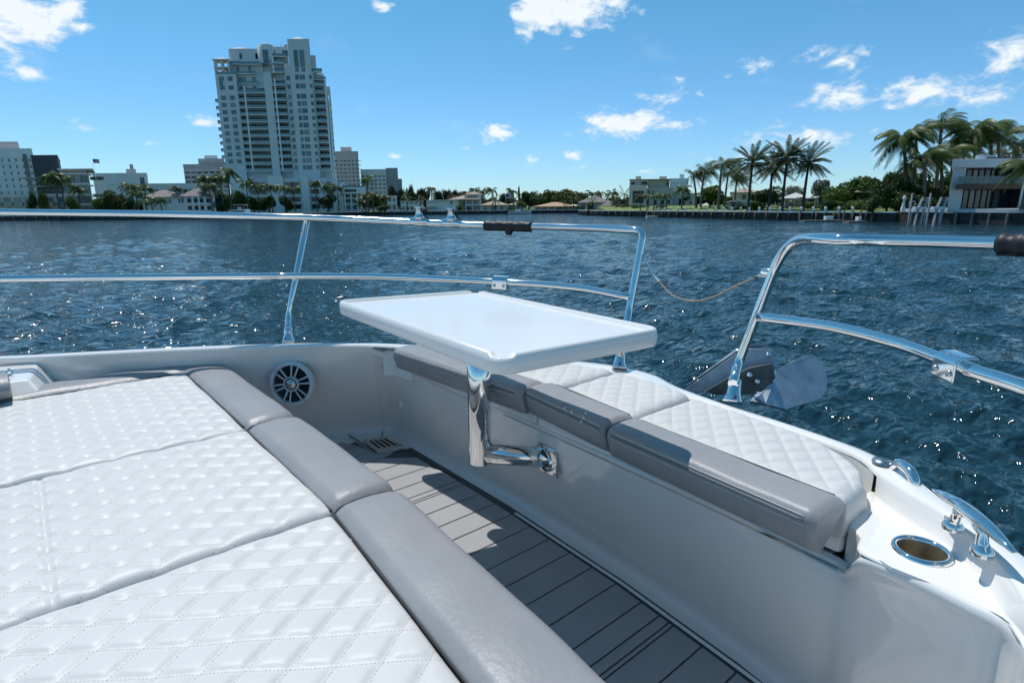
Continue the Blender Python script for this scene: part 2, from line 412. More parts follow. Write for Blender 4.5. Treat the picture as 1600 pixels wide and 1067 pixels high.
def seawall(label, pts, top, capw, wallmat, capmat, capt=.22, post=None, clear=0.0):
    root = empty('seawall', c2w(*pts[0]), label=label, cat='seawall'); o = root.location
    wl, cp = MB(), MB()
    for (a, b) in zip(pts[:-1], pts[1:]):
        p, q = c2w(*a) - o, c2w(*b) - o; d = (q - p).normalized(); n = Vector((-d.y, d.x, 0))
        for mbx, z0, z1, w0, w1 in ((wl, -1.2, top - capt, -.25, .12), (cp, top - capt, top, -capw, .3)):
            e = [p - d * .05 + n * w0, q + d * .05 + n * w0, q + d * .05 + n * w1, p - d * .05 + n * w1]
            mbx.prism([(v.x, v.y) for v in e], z0, z1)
    wl.build('wall_face', wallmat, root); cp.build('cap', capmat, root, bevel=.02, seg=1)
    if post:
        me = None
        for (a, b) in zip(pts[:-1], pts[1:]):
            p, q = c2w(*a) - o, c2w(*b) - o; L = (q - p).length; n = int(L / post)
            d = (q - p).normalized(); nn = Vector((-d.y, d.x, 0))
            for i in range(n):
                if me is None:
                    mb = MB(); mb.lathe([(0, -1.2), (.17, -1.2), (.16, top - .12), (0, top - .12)], n=8); s = mb.build('piling', WOODD, root); me = s.data
                else: s = link('piling', me, root)
                s.location = p + d * (i + .5) * post + nn * (-capw - .15)
    return root
# outward side of the wall is the water side: points run so that the water lies at their right hand
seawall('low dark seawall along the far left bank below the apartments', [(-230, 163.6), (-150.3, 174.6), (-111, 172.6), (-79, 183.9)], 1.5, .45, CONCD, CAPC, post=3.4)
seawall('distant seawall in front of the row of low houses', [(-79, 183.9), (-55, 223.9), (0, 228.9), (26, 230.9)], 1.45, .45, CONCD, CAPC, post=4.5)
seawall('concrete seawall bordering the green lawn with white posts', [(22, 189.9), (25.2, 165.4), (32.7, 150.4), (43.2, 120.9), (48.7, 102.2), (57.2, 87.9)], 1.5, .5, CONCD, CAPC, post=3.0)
# lawn strips
def sheet(name, pts, z, material, t=.05):
    w = [c2w(x, y) for x, y in pts]; mb = MB(); mb.prism([(p.x, p.y) for p in w], z - t, z); return mb.build(name, material, kind='structure')
LAWN = sheet('lawn', [(26.5, 165.6), (33.9, 151), (44.3, 121.4), (49.8, 102.8), (58.3, 88.6), (70, 100), (64, 128), (46, 180), (27, 184)], GL + .06, GRASS)
sheet('far_lawn', [(-52, 226), (-20, 228.5), (8, 230.5), (8, 234), (-54, 232)], GL + .04, GRASS)
sheet('bank_lawn', [(-56, 222), (-78, 186), (-82, 186), (-62, 226)], GL + .04, GRASS)

for v_, zz in zip(LAWN.data.vertices[10:], [GL + .06] * 5 + [2.55, 2.55, 2.5, 2.6, 2.5]): v_.co.z = zz
# white posts standing on the lawn seawall
pxs = [1018.6, 1028.8, 1038.4, 1048.4, 1059.4, 1070.3, 1081.7, 1092.6, 1104, 1117.6, 1129.8, 1142.5, 1156.7, 1169.9, 1185.4, 1202, 1217.7, 1233.2, 1250.7, 1269.3, 1288.4, 1309.3, 1330.5, 1353.6]
pm = MB(); pm.lathe([(0, -1.5), (.2, -1.5), (.19, 1.15), (0, 1.15)], n=8, m=0); pm.lathe([(.19, .8), (.21, .82), (.21, 1.25), (.18, 1.31), (0, 1.33)], n=8, m=1); pm.box(-.17, .17, -.26, -.18, .3, 1.1, 1)
pme = None
def shore_y(px, line):                              # distance at which the sight line of px meets the shore line
    for (a, b) in zip(line[:-1], line[1:]):
        def side(p): return p[0] - cx(px, 340, p[1])
        if side(a) * side(b) <= 0:
            lo, hi = 0., 1.
            for _ in range(40):
                mid = (lo + hi) / 2; q = (a[0] + (b[0] - a[0]) * mid, a[1] + (b[1] - a[1]) * mid)
                if side(a) * side(q) <= 0: hi = mid
                else: lo = mid
            return a[1] + (b[1] - a[1]) * lo
    return 100.
for px in pxs:
    Y = shore_y(px, shoreR[1:] + [(60.2, 80.2)]) - .55
    if pme is None:
        o = pm.build('mooring_post', [WOODD, WHITEP]); pme = o.data
    else: o = link('mooring_post', pme)
    o.location = c2w(cx(px, 340, Y), Y, .95); o.rotation_euler.z = R(YAW - 40)
    tag(o, 'white capped post in the line standing along the lawn seawall', 'post', 'white posts along the lawn seawall')

# ================================================================== VEGETATION
def leafmat(name, c1, c2, rough=.55):
    m = mat(name, c1, rough, vscale=.9, detail=5, col2=c2, spec=.35)
    t = m.node_tree; b = t.nodes['Principled BSDF']; out = t.nodes['Material Output']
    tr = t.nodes.new('ShaderNodeBsdfTranslucent'); mix = t.nodes.new('ShaderNodeMixShader'); mix.inputs[0].default_value = .28
    src = b.inputs['Base Color'].links[0].from_socket; t.links.new(src, tr.inputs['Color'])
    t.links.new(b.outputs[0], mix.inputs[1]); t.links.new(tr.outputs[0], mix.inputs[2]); t.links.new(mix.outputs[0], out.inputs['Surface'])
    return m
COCO = leafmat('coconut_frond', (.055, .090, .020), (.12, .155, .04), .42)
DATE = leafmat('date_palm_frond', (.045, .072, .028), (.10, .13, .05), .5)
LEAFD = leafmat('leaf_dark', (.026, .055, .012), (.06, .10, .024))
LEAFG = leafmat('leaf_green', (.06, .11, .018), (.11, .17, .03))
LEAFY = leafmat('leaf_olive', (.075, .090, .014), (.14, .15, .03))
LEAFB = leafmat('leaf_brownish', (.065, .055, .022), (.10, .085, .035))
PINE = leafmat('pine_needles', (.035, .048, .026), (.065, .075, .045))
SILV = leafmat('leaf_silvery', (.12, .14, .10), (.20, .22, .17))
BARK = mat('palm_bark', (.17, .14, .105), .9, var=.3, vscale=6, bump=.6, bscale=9, bdist=.03)
BARKD = mat('dark_bark', (.075, .06, .045), .9, var=.3, vscale=5, bump=.5, bscale=9, bdist=.03)

def frond(name, L, arch, droop, leaf, npair, material, wind=0.0, lw=.05, fold=.3, seed=0):
    g = random.Random(seed); mb = MB()
    def P(t):
        return Vector((L * (t - .10 * droop * t * t), wind * L * .42 * t * t, L * (arch * t - droop * t * t)))
    pts = [P(i / 9) for i in range(10)]
    for i in range(9):                                # slim rachis
        a, b = pts[i], pts[i + 1]; w = .035 * (1 - i / 10); s_ = Vector((0, w, 0)); u_ = Vector((0, 0, w))
        mb.add([a - s_, a + s_, a + u_, b - s_, b + s_, b + u_], [(0, 3, 4, 1), (1, 4, 5, 2), (2, 5, 3, 0)])
    for i in range(npair):
        t = .14 + .86 * (i + .5) / npair; p = P(t); q = P(min(1, t + .02)); d = (q - p).normalized()
        l = leaf * (math.sin(math.pi * min(1, t * .86 + .10)) ** .6) * g.uniform(.85, 1.1)
        for sd_ in (-1, 1):
            side = Vector((-d.y, d.x, 0)) * sd_
            v = (side * .85 + d * .62 + Vector((0, 0, -fold - .25 * t)) + Vector((0, wind * .55, 0))).normalized()
            v2 = (v + Vector((0, 0, -.55)) + Vector((0, wind * .4, 0))).normalized()
            w = d * lw
            m_ = p + v * l * .5; e = m_ + v2 * l * .5
            mb.add([p - w, p + w, m_ + w * .9, m_ - w * .9, e], [(0, 1, 2, 3), (3, 2, 4)])
    return mb.build(name, material, recalc=False, flat=True)
def free_mesh(o):
    me = o.data; bpy.data.objects.remove(o); return me
COCO_W = [free_mesh(frond('frond', 3.6, a, dr, 1.0, 26, COCO, wind=w, lw=.030, fold=.45, seed=i)) for i, (a, dr, w) in enumerate([(.75, .95, .55), (.45, .85, .7), (.95, .85, .4), (.15, .7, .6)])]
COCO_E = [free_mesh(frond('frond', 3.4, a, dr, 1.1, 30, COCO, wind=.15, lw=.046, fold=.45, seed=9 + i)) for i, (a, dr) in enumerate([(.75, 1.0), (.4, .9), (1.0, .9), (.05, .75)])]
DATE_F = [free_mesh(frond('frond', 3.4, a, dr, .62, 34, DATE, wind=.06, lw=.036, fold=.0, seed=19 + i)) for i, (a, dr) in enumerate([(1.2, .45), (.7, .6), (.2, .55), (-.25, .35)])]
def trunk_mesh(h, r0, r1, lean, n=8, bark=BARK, seed=0):
    g = random.Random(seed); pts = []; k = 9
    for i in range(k + 1):
        t = i / k; pts.append((lean[0] * t * t, lean[1] * t * t, h * t))
    mb = MB(); mb.tube(pts, [r0 * (1.35 if i == 0 else 1) * (1 - t / k) + r1 * t / k for i, t in enumerate(range(k + 1))], n=n); return mb
def palm(label, px, pybase, pytop, Y, kind='coco', r=3.2, group=None, lean=0.0, n=22, zb=None, cat='palm tree', seed=None, small=False):
    """px = crown centre in the picture's columns; real height and spread in metres at distance Y"""
    seed = seed if seed is not None else int(px * 7 + Y)
    g = random.Random(seed)
    z0 = GL if zb is None else zb
    ztop = cz(px, pytop, Y); s_ = r / 3.3
    h = max(1.2, ztop - z0 - r * .55)
    root = empty('date_palm' if kind == 'date' else 'coconut_palm', c2w(cx(px, (pytop + pybase) / 2, Y) - lean, Y, z0), R(YAW), label=label, cat=cat, group=group)
    tm = trunk_mesh(h, .20 * s_ + .06, .12 * s_ + .05, (lean, 0), seed=seed)
    tm.build('trunk', BARKD if kind == 'date' else BARK, root)
    fm = {'date': DATE_F, 'coco': COCO_E, 'wind': COCO_W}[kind]
    if small:                                        # a crown a few pixels across: one mesh
        mb = MB()
        for i in range(n):
            me = fm[i % len(fm)]; M_ = (Matrix.Translation((lean, 0, h)) @ Matrix.Rotation(g.uniform(0, 6.28), 4, 'Z') @ Matrix.Rotation(g.uniform(-.3, .35), 4, 'Y') @ Matrix.Scale(s_ * g.uniform(.8, 1.1), 4))
            vs = [M_ @ v.co for v in me.vertices]; mb.add(vs, [list(p.vertices) for p in me.polygons][::1])
        mb.build('crown', fm[0].materials[0], root, recalc=False, flat=True); return root
    for i in range(n):
        t = i / n
        if kind == 'date': me = fm[min(3, int(t * 4))]; az = i * 2.399 + g.uniform(-.2, .2); tilt = g.uniform(-.15, .1)
        elif kind == 'wind':
            me = fm[i % 4]; a = g.uniform(-math.pi, math.pi)
            az = a * .72 + (-.15); tilt = g.uniform(-.35, .25)     # blown towards the right of the picture
        else: me = fm[i % 4]; az = i * 2.399 + g.uniform(-.3, .3); tilt = g.uniform(-.25, .3)
        o = link('frond', me, root, loc=(lean, 0, h + g.uniform(-.1, .12)), rot=(g.uniform(-.2, .2), tilt, az), scale=[s_ * g.uniform(.85, 1.12)] * 3)
        if kind == 'wind' and math.sin(az) > 0: o.scale[1] *= -1
    return root

def crown_mesh(name, material, nleaf=2600, lobes=9, size=.085, seed=0, flat_=.8, wisp=False):
    """foliage in a unit-radius crown: leaf clumps scattered through uneven lobes"""
    g = np.random.default_rng(seed); mb = MB(); L = []
    for i in range(lobes):
        a = g.uniform(0, 6.28); rr = g.uniform(.15, .62); L.append((math.cos(a) * rr, math.sin(a) * rr, g.uniform(-.35, .5) * flat_, g.uniform(.28, .5)))
    vs, fs = [], []
    for i in range(nleaf):
        lx, ly, lz, lr = L[g.integers(len(L))]
        d = g.normal(size=3); d /= np.linalg.norm(d); q = lr * g.uniform(.55, 1.08) ** .5
        c = np.array([lx, ly, lz]) + d * q * np.array([1, 1, .85])
        s_ = size * g.uniform(.5, 1.25)
        if wisp: a = np.array([g.normal(0, .25), g.normal(0, .25), 1.]); a /= np.linalg.norm(a); b = g.normal(size=3); b -= a * b.dot(a); b /= np.linalg.norm(b); a = a * 1.9; b = b * .35
        else:
            nrm = d * .7 + g.normal(size=3) * .6 + np.array([0, 0, .35]); nrm /= np.linalg.norm(nrm)
            a = g.normal(size=3); a -= nrm * a.dot(nrm); a /= np.linalg.norm(a); b = np.cross(nrm, a) * .8
        k = len(vs); vs += [c - a * s_, c + b * s_ * .7, c + a * s_, c - b * s_ * .7]; fs.append((k, k + 1, k + 2, k + 3))
    mb.add(vs, fs); return free_mesh(mb.build(name, material, recalc=False, flat=True))
CR = {}
for key, material, kw in (('dark', LEAFD, {}), ('green', LEAFG, {}), ('olive', LEAFY, {}), ('brown', LEAFB, {}), ('silver', SILV, {}), ('pine', PINE, dict(wisp=True, size=.09, nleaf=1800))):
    CR[key] = [crown_mesh('crown', material, seed=s_ + hash(len(key)) % 5, **kw) for s_ in (1, 2, 3)]
def tree(label, px, pytop, pybot, halfw, Y, key='green', group=None, name='broadleaf_tree', zb=None, seed=0, depth=None, crown_low=.25, cat='tree'):
    z0 = GL if zb is None else zb; zt = cz(px, pytop, Y); H = max(.6, zt - z0)
    w = abs(cx(px + halfw, pytop, Y) - cx(px, pytop, Y)); g = random.Random(int(px * 3 + seed))
    root = empty(name, c2w(cx(px, pytop, Y), Y, z0), g.uniform(0, 6.28), label=label, cat=cat, group=group)
    ch = H * (1 - crown_low) / 2
    mb = MB(); hub = (0, 0, H * crown_low + ch * .5)
    mb.tube([(0, 0, -.1), (g.uniform(-.1, .1), 0, hub[2] * .5), hub], [.05 * H, .035 * H, .02 * H], n=7)
    for k in range(5):
        a = k * 1.26 + g.uniform(-.3, .3); mb.tube([(0, 0, hub[2] * .6), (math.cos(a) * w * .3, math.sin(a) * w * .3, hub[2]), (math.cos(a) * w * .6, math.sin(a) * w * .6, hub[2] + ch * .5)], [.02 * H, .013 * H, .005 * H], n=5)
    mb.build('trunk', BARKD, root)
    link('crown', CR[key][int(px + seed) % 3], root, loc=(0, 0, H * crown_low + ch * .95), scale=(w * 1.08, (depth or w) * 1.08, ch * 1.25), rot=(0, 0, g.uniform(0, 6.28)))
    return root
def bush(label, px, pytop, halfw, Y, key='green', group=None, zb=None, seed=0, name='shrub'):
    return tree(label, px, pytop, 0, halfw, Y, key, group, name, zb, seed, crown_low=-.12, cat='bush')

# ---- right shore
date_px = [(1174, 262, 1167, 'second from the left, leaning slightly right'), (1205, 269, 1199, 'shortest of the four'), (1227, 254, 1220, 'tallest of the four'), (1261, 262, 1252, 'rightmost of the four')]
for (px, pc, pb, d) in date_px:
    Yd = {1174: 116, 1205: 112, 1227: 108, 1261: 106}[px]
    dx_ = cx(px, 262, Yd) - cx(pb, 328, Yd)
    palm('tall date palm on the seawall lawn, ' + ('leftmost of the four' if px == 1174 else d), px, 328, pc - 25, Yd, 'date', r=3.9, lean=dx_, n=64, group='date palms on the lawn')
for (px, top, Y, pb, d, r) in [(1082, 264, 138, 1087, 'shortest one at the left of the cluster', 2.9), (1099, 255, 134, 1094, 'dark leaning one in the middle left', 3.2), (1126, 243, 128, 1122, 'tallest one', 3.6), (1136, 262, 132, 1131, 'low one on the right of the cluster', 3.0), (1150, 270, 136, 1146, 'rear one partly behind the first date palm', 2.8)]:
    palm('windblown coconut palm beside the beige house, ' + d, px, 325, top - 3, Y, 'wind', r=r * 1.25, n=32, lean=cx(px, 280, Y) - cx(pb, 325, Y), group='windblown palms beside the beige house')
palm('small stubby fan palm in front of the beige house wall', 1066, 326, 287, 140, 'coco', r=2.4, n=22)
tree('dense dark round tree behind the date palms', 1197, 288, 322, 25, 124, 'dark', crown_low=.05)
tree('sparse pale green tree between the palm cluster and date palms', 1112, 285, 322, 20, 142, 'green', seed=1)
tree('grey green bare tree behind the rightmost date palm', 1244, 286, 315, 16, 150, 'silver', seed=2)
tree('silvery round tree right of the rightmost date palm', 1286, 277, 322, 17, 125, 'silver', seed=3)
bush('grey silvery shrub below the rightmost date palm', 1248, 306, 18, 122, 'silver')
for i, (px, top, hw, Y, k, d) in enumerate([(1330, 272, 32, 120, 'green', 'broad bright tree left of the tan gabled roof'), (1352, 268, 26, 132, 'green', 'rounded tree just behind the tan gabled roof'), (1308, 285, 22, 118, 'green', 'bright tree behind the chain link fence'),
        (1375, 272, 22, 124, 'dark', 'tree crown above the tan gabled roof'), (1392, 262, 20, 128, 'dark', 'dark tree left of the big palm clump')]):
    tree(d, px, top, 320, hw, Y, k, seed=i, crown_low=.08)
for i, (px, top, hw, Y, k, d) in enumerate([(1268, 312, 14, 112, 'green', 'low bright hedge clump behind the fence, left'), (1300, 311, 20, 106, 'green', 'low bright hedge clump behind the fence, middle'), (1338, 310, 22, 102, 'green', 'low bright hedge clump behind the fence, right'),
        (1180, 312, 16, 118, 'green', 'shrub at the foot of the dense round tree'), (1160, 316, 10, 122, 'dark', 'dark shrub beside the little shed'), (1226, 314, 12, 118, 'silver', 'grey shrub between two date palms'), (1364, 305, 13, 97, 'green', 'leafy shrub at the end of the fence')]):
    bush(d, px, top, hw, Y, k, seed=i)
for i, (px, top, hw, Y) in enumerate([(1392, 280, 26, 92), (1422, 276, 30, 93), (1455, 284, 28, 91), (1478, 292, 16, 88), (1368, 300, 12, 90), (1438, 298, 26, 88)]):
    tree('dark dense sea grape bush below the tall palms, ' + ['left end', 'second from left', 'third from left', 'touching the white house', 'small one by the fence end', 'lowest front one'][i], px, top, 325, hw, Y, 'dark', seed=i, crown_low=-.05, name='dense_bush', cat='bush')
big = [(1404, 190, 95, 1410, 3.6, 'coco', 'leftmost, its dark fronds hanging over the gap'), (1425, 186, 97, 1420, 3.3, 'wind', 'second, swept to the right'), (1463, 172, 98, 1455, 3.5, 'wind', 'tall one in the middle'),
       (1440, 222, 90, 1436, 3.4, 'wind', 'lower front one above the dark bushes'), (1466, 222, 91, 1462, 3.3, 'wind', 'lower front one nearest the white house'), (1480, 205, 99, 1478, 3.2, 'wind', 'rear one left of the roof'),
       (1514, 178, 98, 1514, 3.8, 'coco', 'upright one with golden fruit stalks'), (1537, 178, 101, 1540, 3.6, 'wind', 'tallest one above the white roof'), (1552, 196, 98, 1552, 3.3, 'wind', 'rear one above the flat roof'), (1420, 235, 93, 1416, 3.2, 'wind', 'low one at the left'),
       (1583, 206, 99, 1580, 3.3, 'wind', 'one behind the right end of the roof'), (1499, 212, 103, 1497, 3.1, 'wind', 'far one between two taller palms'), (1570, 222, 104, 1566, 3.0, 'wind', 'smaller one behind the chimney block')]
for (px, top, Y, pb, r, kd, d) in big:
    palm('windblown coconut palm beside the white modern house, ' + d, px, 325, top, Y, kd, r=r * 1.25, n=30, lean=cx(px, 230, Y) - cx(pb, 325, Y), group='tall palms beside the white modern house')
palm('palm with long fronds reaching in from the right in front of the white house', 1606, 330, 232, 70, 'coco', r=3.2, n=28, zb=1.9)
for i in range(16):
    px = 1390 + i * 15; tree('far tree filling the gap behind the tall palms', px, 262 - 10 * math.sin(i), 320, 18, 112 + (i % 3) * 4, 'dark', 'trees filling the gap behind the tall palms', seed=i, crown_low=0)

# ---- centre shore, left to right
for i, (px, top, Y, r, d) in enumerate([(571, 298, 222, 3.2, 'left of the group'), (583, 300, 220, 3.2, 'darkest of the group'), (593, 299, 223, 3.3, 'middle of the group'), (601, 302, 221, 3.0, 'right of the group'), (574, 273, 236, 3.6, 'tall one rising behind the group'), (566, 309, 218, 2.6, 'low one at the waterline')]):
    palm('bushy dark palm right of the tower podium, ' + d, px, 330, top, Y, 'coco', r=r, n=26, small=True, group='palms right of the tower podium')
pw = [(612, 287, 9), (625, 290, 10), (640, 286, 8), (652, 292, 10), (664, 289, 9), (684, 293, 9), (698, 291, 10), (709, 292, 9), (720, 295, 9)]
for i, (px, top, hw) in enumerate(pw):
    tree('feathery grey green pine in the row behind the white apartments, number %s from the left' % ['one', 'two', 'three', 'four', 'five', 'six', 'seven', 'eight', 'nine'][i], px, top, 325, hw, 300, 'pine', group='feathery pines behind the white apartments', name='pine_tree', seed=i, crown_low=.1)
palm('lone taller palm among the feathery pines', 674, 320, 288, 285, 'coco', r=3.6, n=22, small=True)
for i, (px, top, hw, k, d, Y) in enumerate([(728, 294, 18, 'brown', 'brownish spreading tree left of the two storey house', 290), (710, 300, 16, 'brown', 'lower brownish tree behind the white apartments', 288), (745, 300, 14, 'brown', 'brownish tree behind the two storey house roof', 292),
        (790, 299, 14, 'dark', 'dark tree behind the flagpole', 285), (826, 293, 19, 'dark', 'big dark green tree left of the orange roof', 280), (840, 302, 14, 'dark', 'rounded dark tree above the orange roof', 270), (858, 292, 17, 'olive', 'olive green tree above the orange roof', 290), (880, 291, 20, 'olive', 'broad light olive tree, highest of the clump', 292), (904, 295, 16, 'olive', 'yellowish tree at the right of the clump', 284),
        (815, 312, 9, 'green', 'small green tree beside the orange roofed house', 240), (930, 303, 12, 'dark', 'dark tree behind the grey roof', 290), (968, 305, 16, 'dark', 'dark tree right of the grey roof', 270), (985, 312, 10, 'dark', 'low dark tree beside the beige house', 190), (600, 308, 9, 'green', 'small tree left of the white apartments', 262)]):
    tree(d, px, top, 325, hw, Y, k, seed=i, crown_low=.05)
for i, (px, top, Y, r, d) in enumerate([(741, 290, 282, 3.6, 'above the two storey house, left'), (754, 292, 284, 3.6, 'above the two storey house, right'), (769, 290, 280, 4.0, 'tallest, left of the flagpole'), (801, 292, 280, 3.8, 'right of the flagpole'), (925, 295, 280, 4.2, 'above the grey roof, left'), (938, 296, 284, 3.4, 'above the grey roof, right'),
        (957, 293, 226, 3.6, 'right side of the grey roofed house'), (975, 294, 215, 3.6, 'at the edge of the beige house garden'), (774, 306, 236, 3.0, 'in front of the tan ranch roof'), (803, 307, 236, 2.8, 'right of the tan ranch roof'), (636, 303, 236, 2.8, 'between the white apartments'), (657, 308, 238, 2.6, 'before the second white apartment'),
        (720, 312, 236, 2.6, 'left of the two storey house'), (926, 308, 232, 2.8, 'in front of the grey roofed house'), (896, 308, 236, 2.8, 'right end of the orange roof'), (883, 309, 236, 2.6, 'in front of the orange roof'), (962, 310, 180, 2.6, 'bushy, near the end of the lawn')]):
    palm('far palm across the bay ' + d, px, 328, top, Y, 'coco' if i < 7 else 'date', r=r, n=20, small=True, group='far palms across the bay')
tree('slim dark cypress like pine rising above the palms', 811, 286, 320, 3, 296, 'dark', name='pine_tree', crown_low=.1)
for i, (px, hw, top, Y, k) in enumerate([(968, 8, 318, 172, 'silver'), (985, 14, 318, 168, 'dark'), (1004, 16, 319, 160, 'dark'), (1030, 16, 319, 152, 'dark'), (722, 6, 322, 232, 'green'), (716, 5, 320, 231, 'green'), (800, 10, 323, 233, 'dark'), (905, 9, 321, 233, 'dark'), (880, 10, 323, 233, 'dark'), (600, 12, 318, 215, 'dark')]):
    bush('low clipped shrub ' + ['on the slope beside the pergola pier', 'left end of the hedge before the beige house', 'second clump of the hedge before the beige house', 'third clump of the hedge before the beige house', 'right of the white blank wall', 'against the white blank wall', 'before the ranch house door', 'before the grey roofed house', 'before the orange roofed house', 'below the palms right of the podium'][i], px, top, hw, Y, k, seed=i)
for i in range(5):
    px = [1001, 1013, 1022, 1033, 1042][i]
    palm('small bright garden palm against the beige house wall', px, 322, 300, 150 - i, 'coco', r=1.7, n=14, small=True, group='small palms against the beige house wall')
# wood behind the houses that reads as one mass
def wood(name, label, px0, px1, top, Y, key, zb=GL):
    mbx = bpy.data.meshes.new(name); src = CR[key][0]; n0 = len(src.vertices); co = np.empty(n0 * 3, np.float32); src.vertices.foreach_get('co', co); co = co.reshape(-1, 3)
    V, Fc = [], []; x = px0; g = np.random.default_rng(abs(int(px0)) + 5); k = 0
    base = np.array([list(p.vertices) for p in src.polygons])
    while x < px1:
        H = cz(x, top + g.uniform(-3, 4), Y) - zb; w = H * g.uniform(.5, .8); a = g.uniform(0, 6.28); ca, sa = math.cos(a), math.sin(a)
        q = co[:1400 * 1] if False else co; v = np.stack([q[:, 0] * ca - q[:, 1] * sa, q[:, 0] * sa + q[:, 1] * ca, q[:, 2]], -1) * np.array([w, w, H * .6])
        p = c2w(cx(x, top, Y), Y + g.uniform(-4, 8), zb + H * .5); v = v + np.array(p)
        V.append(v); Fc.append(base + k * n0); k += 1; x += w / (cx(x + 1, top, Y) - cx(x, top, Y)) * .9
    V = np.concatenate(V); Fc = np.concatenate(Fc)
    mbx.from_pydata(V.tolist(), [], Fc.tolist()); mbx.materials.append(src.materials[0])
    return link(name, mbx, label=label, cat='trees', kind='stuff')
wood('far_wood', 'distant band of dark trees behind the houses across the bay', 540, 1000, 308, 340, 'dark')
wood('far_wood', 'distant band of trees behind the right hand gardens', 1040, 1420, 302, 190, 'dark')
wood('far_wood', 'trees behind the apartments on the far left bank', -60, 420, 312, 230, 'dark')

# ---- left bank
for i, (px, top, Y, r, k, d) in enumerate([(86, 262, 168, 4.2, 'coco', 'largest one in front of the dark grey building'), (97, 268, 172, 3.4, 'coco', 'beside the large palm'), (124, 287, 176, 3.0, 'coco', 'left of the glass building base'), (206, 281, 178, 3.4, 'coco', 'dark one left of the white villa'), (214, 294, 174, 3.0, 'coco', 'lower dark one at the villa corner'), (228, 286, 180, 2.8, 'coco', 'slim one behind the villa roof'),
        (250, 305, 172, 2.4, 'coco', 'small bright one against the villa wall'), (237, 308, 171, 2.2, 'coco', 'small bright one left on the villa wall'), (321, 270, 186, 3.2, 'coco', 'left of the dark cluster'), (334, 272, 188, 3.2, 'coco', 'second of the dark cluster'), (346, 268, 186, 3.4, 'coco', 'third of the dark cluster'), (359, 258, 189, 3.8, 'coco', 'tallest of the dark cluster'), (328, 283, 182, 3.0, 'coco', 'lower one of the dark cluster'), (276, 288, 186, 2.2, 'coco', 'tiny one above the villa roof ridge')]):
    palm('left bank palm, ' + d, px, 330, top, Y, k, r=r, n=26, small=(r < 4), group='palms on the left bank', lean=.3 * ((i % 3) - 1))
for i, (px, top, hw, Y, k, d) in enumerate([(170, 291, 14, 176, 'olive', 'round tree in the middle of the left bank'), (152, 304, 12, 175, 'green', 'bright bush like tree beside the flagpole'), (190, 300, 12, 178, 'dark', 'dark tree left of the villa'), (110, 303, 10, 176, 'green', 'green tree right of the apartment block'), (200, 306, 10, 172, 'dark', 'dark low tree at the villa corner'), (64, 294, 8, 182, 'olive', 'bright yellow green tree above the apartment roof'), (46, 296, 9, 183, 'dark', 'dark tree above the apartment roof'),
        (350, 296, 14, 190, 'dark', 'dark tree mass left of the tower podium'), (372, 290, 14, 215, 'dark', 'dark tree before the podium left'), (340, 306, 12, 184, 'dark', 'dark tree right of the villa'), (418, 300, 14, 228, 'dark', 'dark tree before the podium centre'), (446, 302, 13, 230, 'dark', 'dark tree before the podium columns'), (510, 300, 14, 235, 'dark', 'dark tree at the right of the podium'), (395, 305, 13, 224, 'dark', 'low dark tree behind the moored yacht')]):
    tree(d, px, top, 325, hw, Y, k, seed=i, crown_low=.02)
for i, (px, top, Y, r, d) in enumerate([(386, 276, 222, 3.6, 'left end'), (403, 284, 224, 3.2, 'second'), (424, 284, 226, 3.6, 'third, very dark'), (444, 286, 228, 3.3, 'fourth'), (460, 288, 230, 3.2, 'fifth, by the columns'), (494, 280, 236, 3.2, 'pale one at the centre'), (512, 284, 238, 3.4, 'sixth, dark'), (528, 286, 240, 3.4, 'right end')]):
    palm('palm standing before the tower podium, ' + d, px, 330, top, Y, 'coco', r=r, n=24, small=True, group='palms before the tower podium')

# ================================================================== BUILDINGS
STUCCO = mat('white_stucco', (.80, .80, .78), .8, var=.07, vscale=.25, detail=6)
STUCCOG = mat('tower_stucco', (.66, .67, .65), .8, var=.07, vscale=.12, detail=6)
STUCW = mat('bright_stucco', (.80, .80, .78), .75, var=.05, vscale=.3)
BEIGE = mat('beige_stucco', (.46, .42, .36), .8, var=.1, vscale=.3)
BEIGEL = mat('cream_stucco', (.60, .55, .43), .8, var=.1, vscale=.3)
PINK = mat('pinkish_stucco', (.58, .50, .47), .8, var=.08, vscale=.2)
GREYD2 = mat('charcoal_cladding', (.055, .06, .07), .6, var=.15, vscale=.3)
GREYM = mat('mid_grey_stucco', (.36, .37, .37), .8, var=.1, vscale=.3)
GLASS = mat('window_glass', (.018, .032, .038), .07, var=.5, vscale=.7, spec=.9)
GLASST = mat('teal_glass', (.035, .10, .11), .08, var=.5, vscale=.4, spec=.9)
for gm in (GLASS, GLASST):                           # drawn blinds: each pane its own tone
    t_ = gm.node_tree; bs = t_.nodes['Principled BSDF']; oi = t_.nodes.new('ShaderNodeObjectInfo'); src_ = bs.inputs['Base Color'].links[0].from_socket
    mr_ = t_.nodes.new('ShaderNodeMapRange'); mr_.inputs['From Min'].default_value = .55; mr_.inputs['From Max'].default_value = 1.3
    t_.links.new(oi.outputs['Random'], mr_.inputs['Value']); mx_ = t_.nodes.new('ShaderNodeMix'); mx_.data_type = 'RGBA'
    t_.links.new(mr_.outputs[0], mx_.inputs['Factor']); t_.links.new(src_, mx_.inputs['A']); mx_.inputs['B'].default_value = (.32, .36, .36, 1); t_.links.new(mx_.outputs['Result'], bs.inputs['Base Color'])
RAILG = mat('balcony_glass', (.16, .26, .27), .12, var=.15, vscale=.6, spec=.8)
SHADE = mat('doors_and_recess_shade', (.045, .06, .065), .35, var=.4, vscale=.9)  # dark tone of balcony doors, also shade painted into loggia openings
ROOFT = mat('tan_tile_roof', (.36, .29, .23), .85, var=.12, vscale=1.5, bump=.5, bscale=6, bdist=.08)
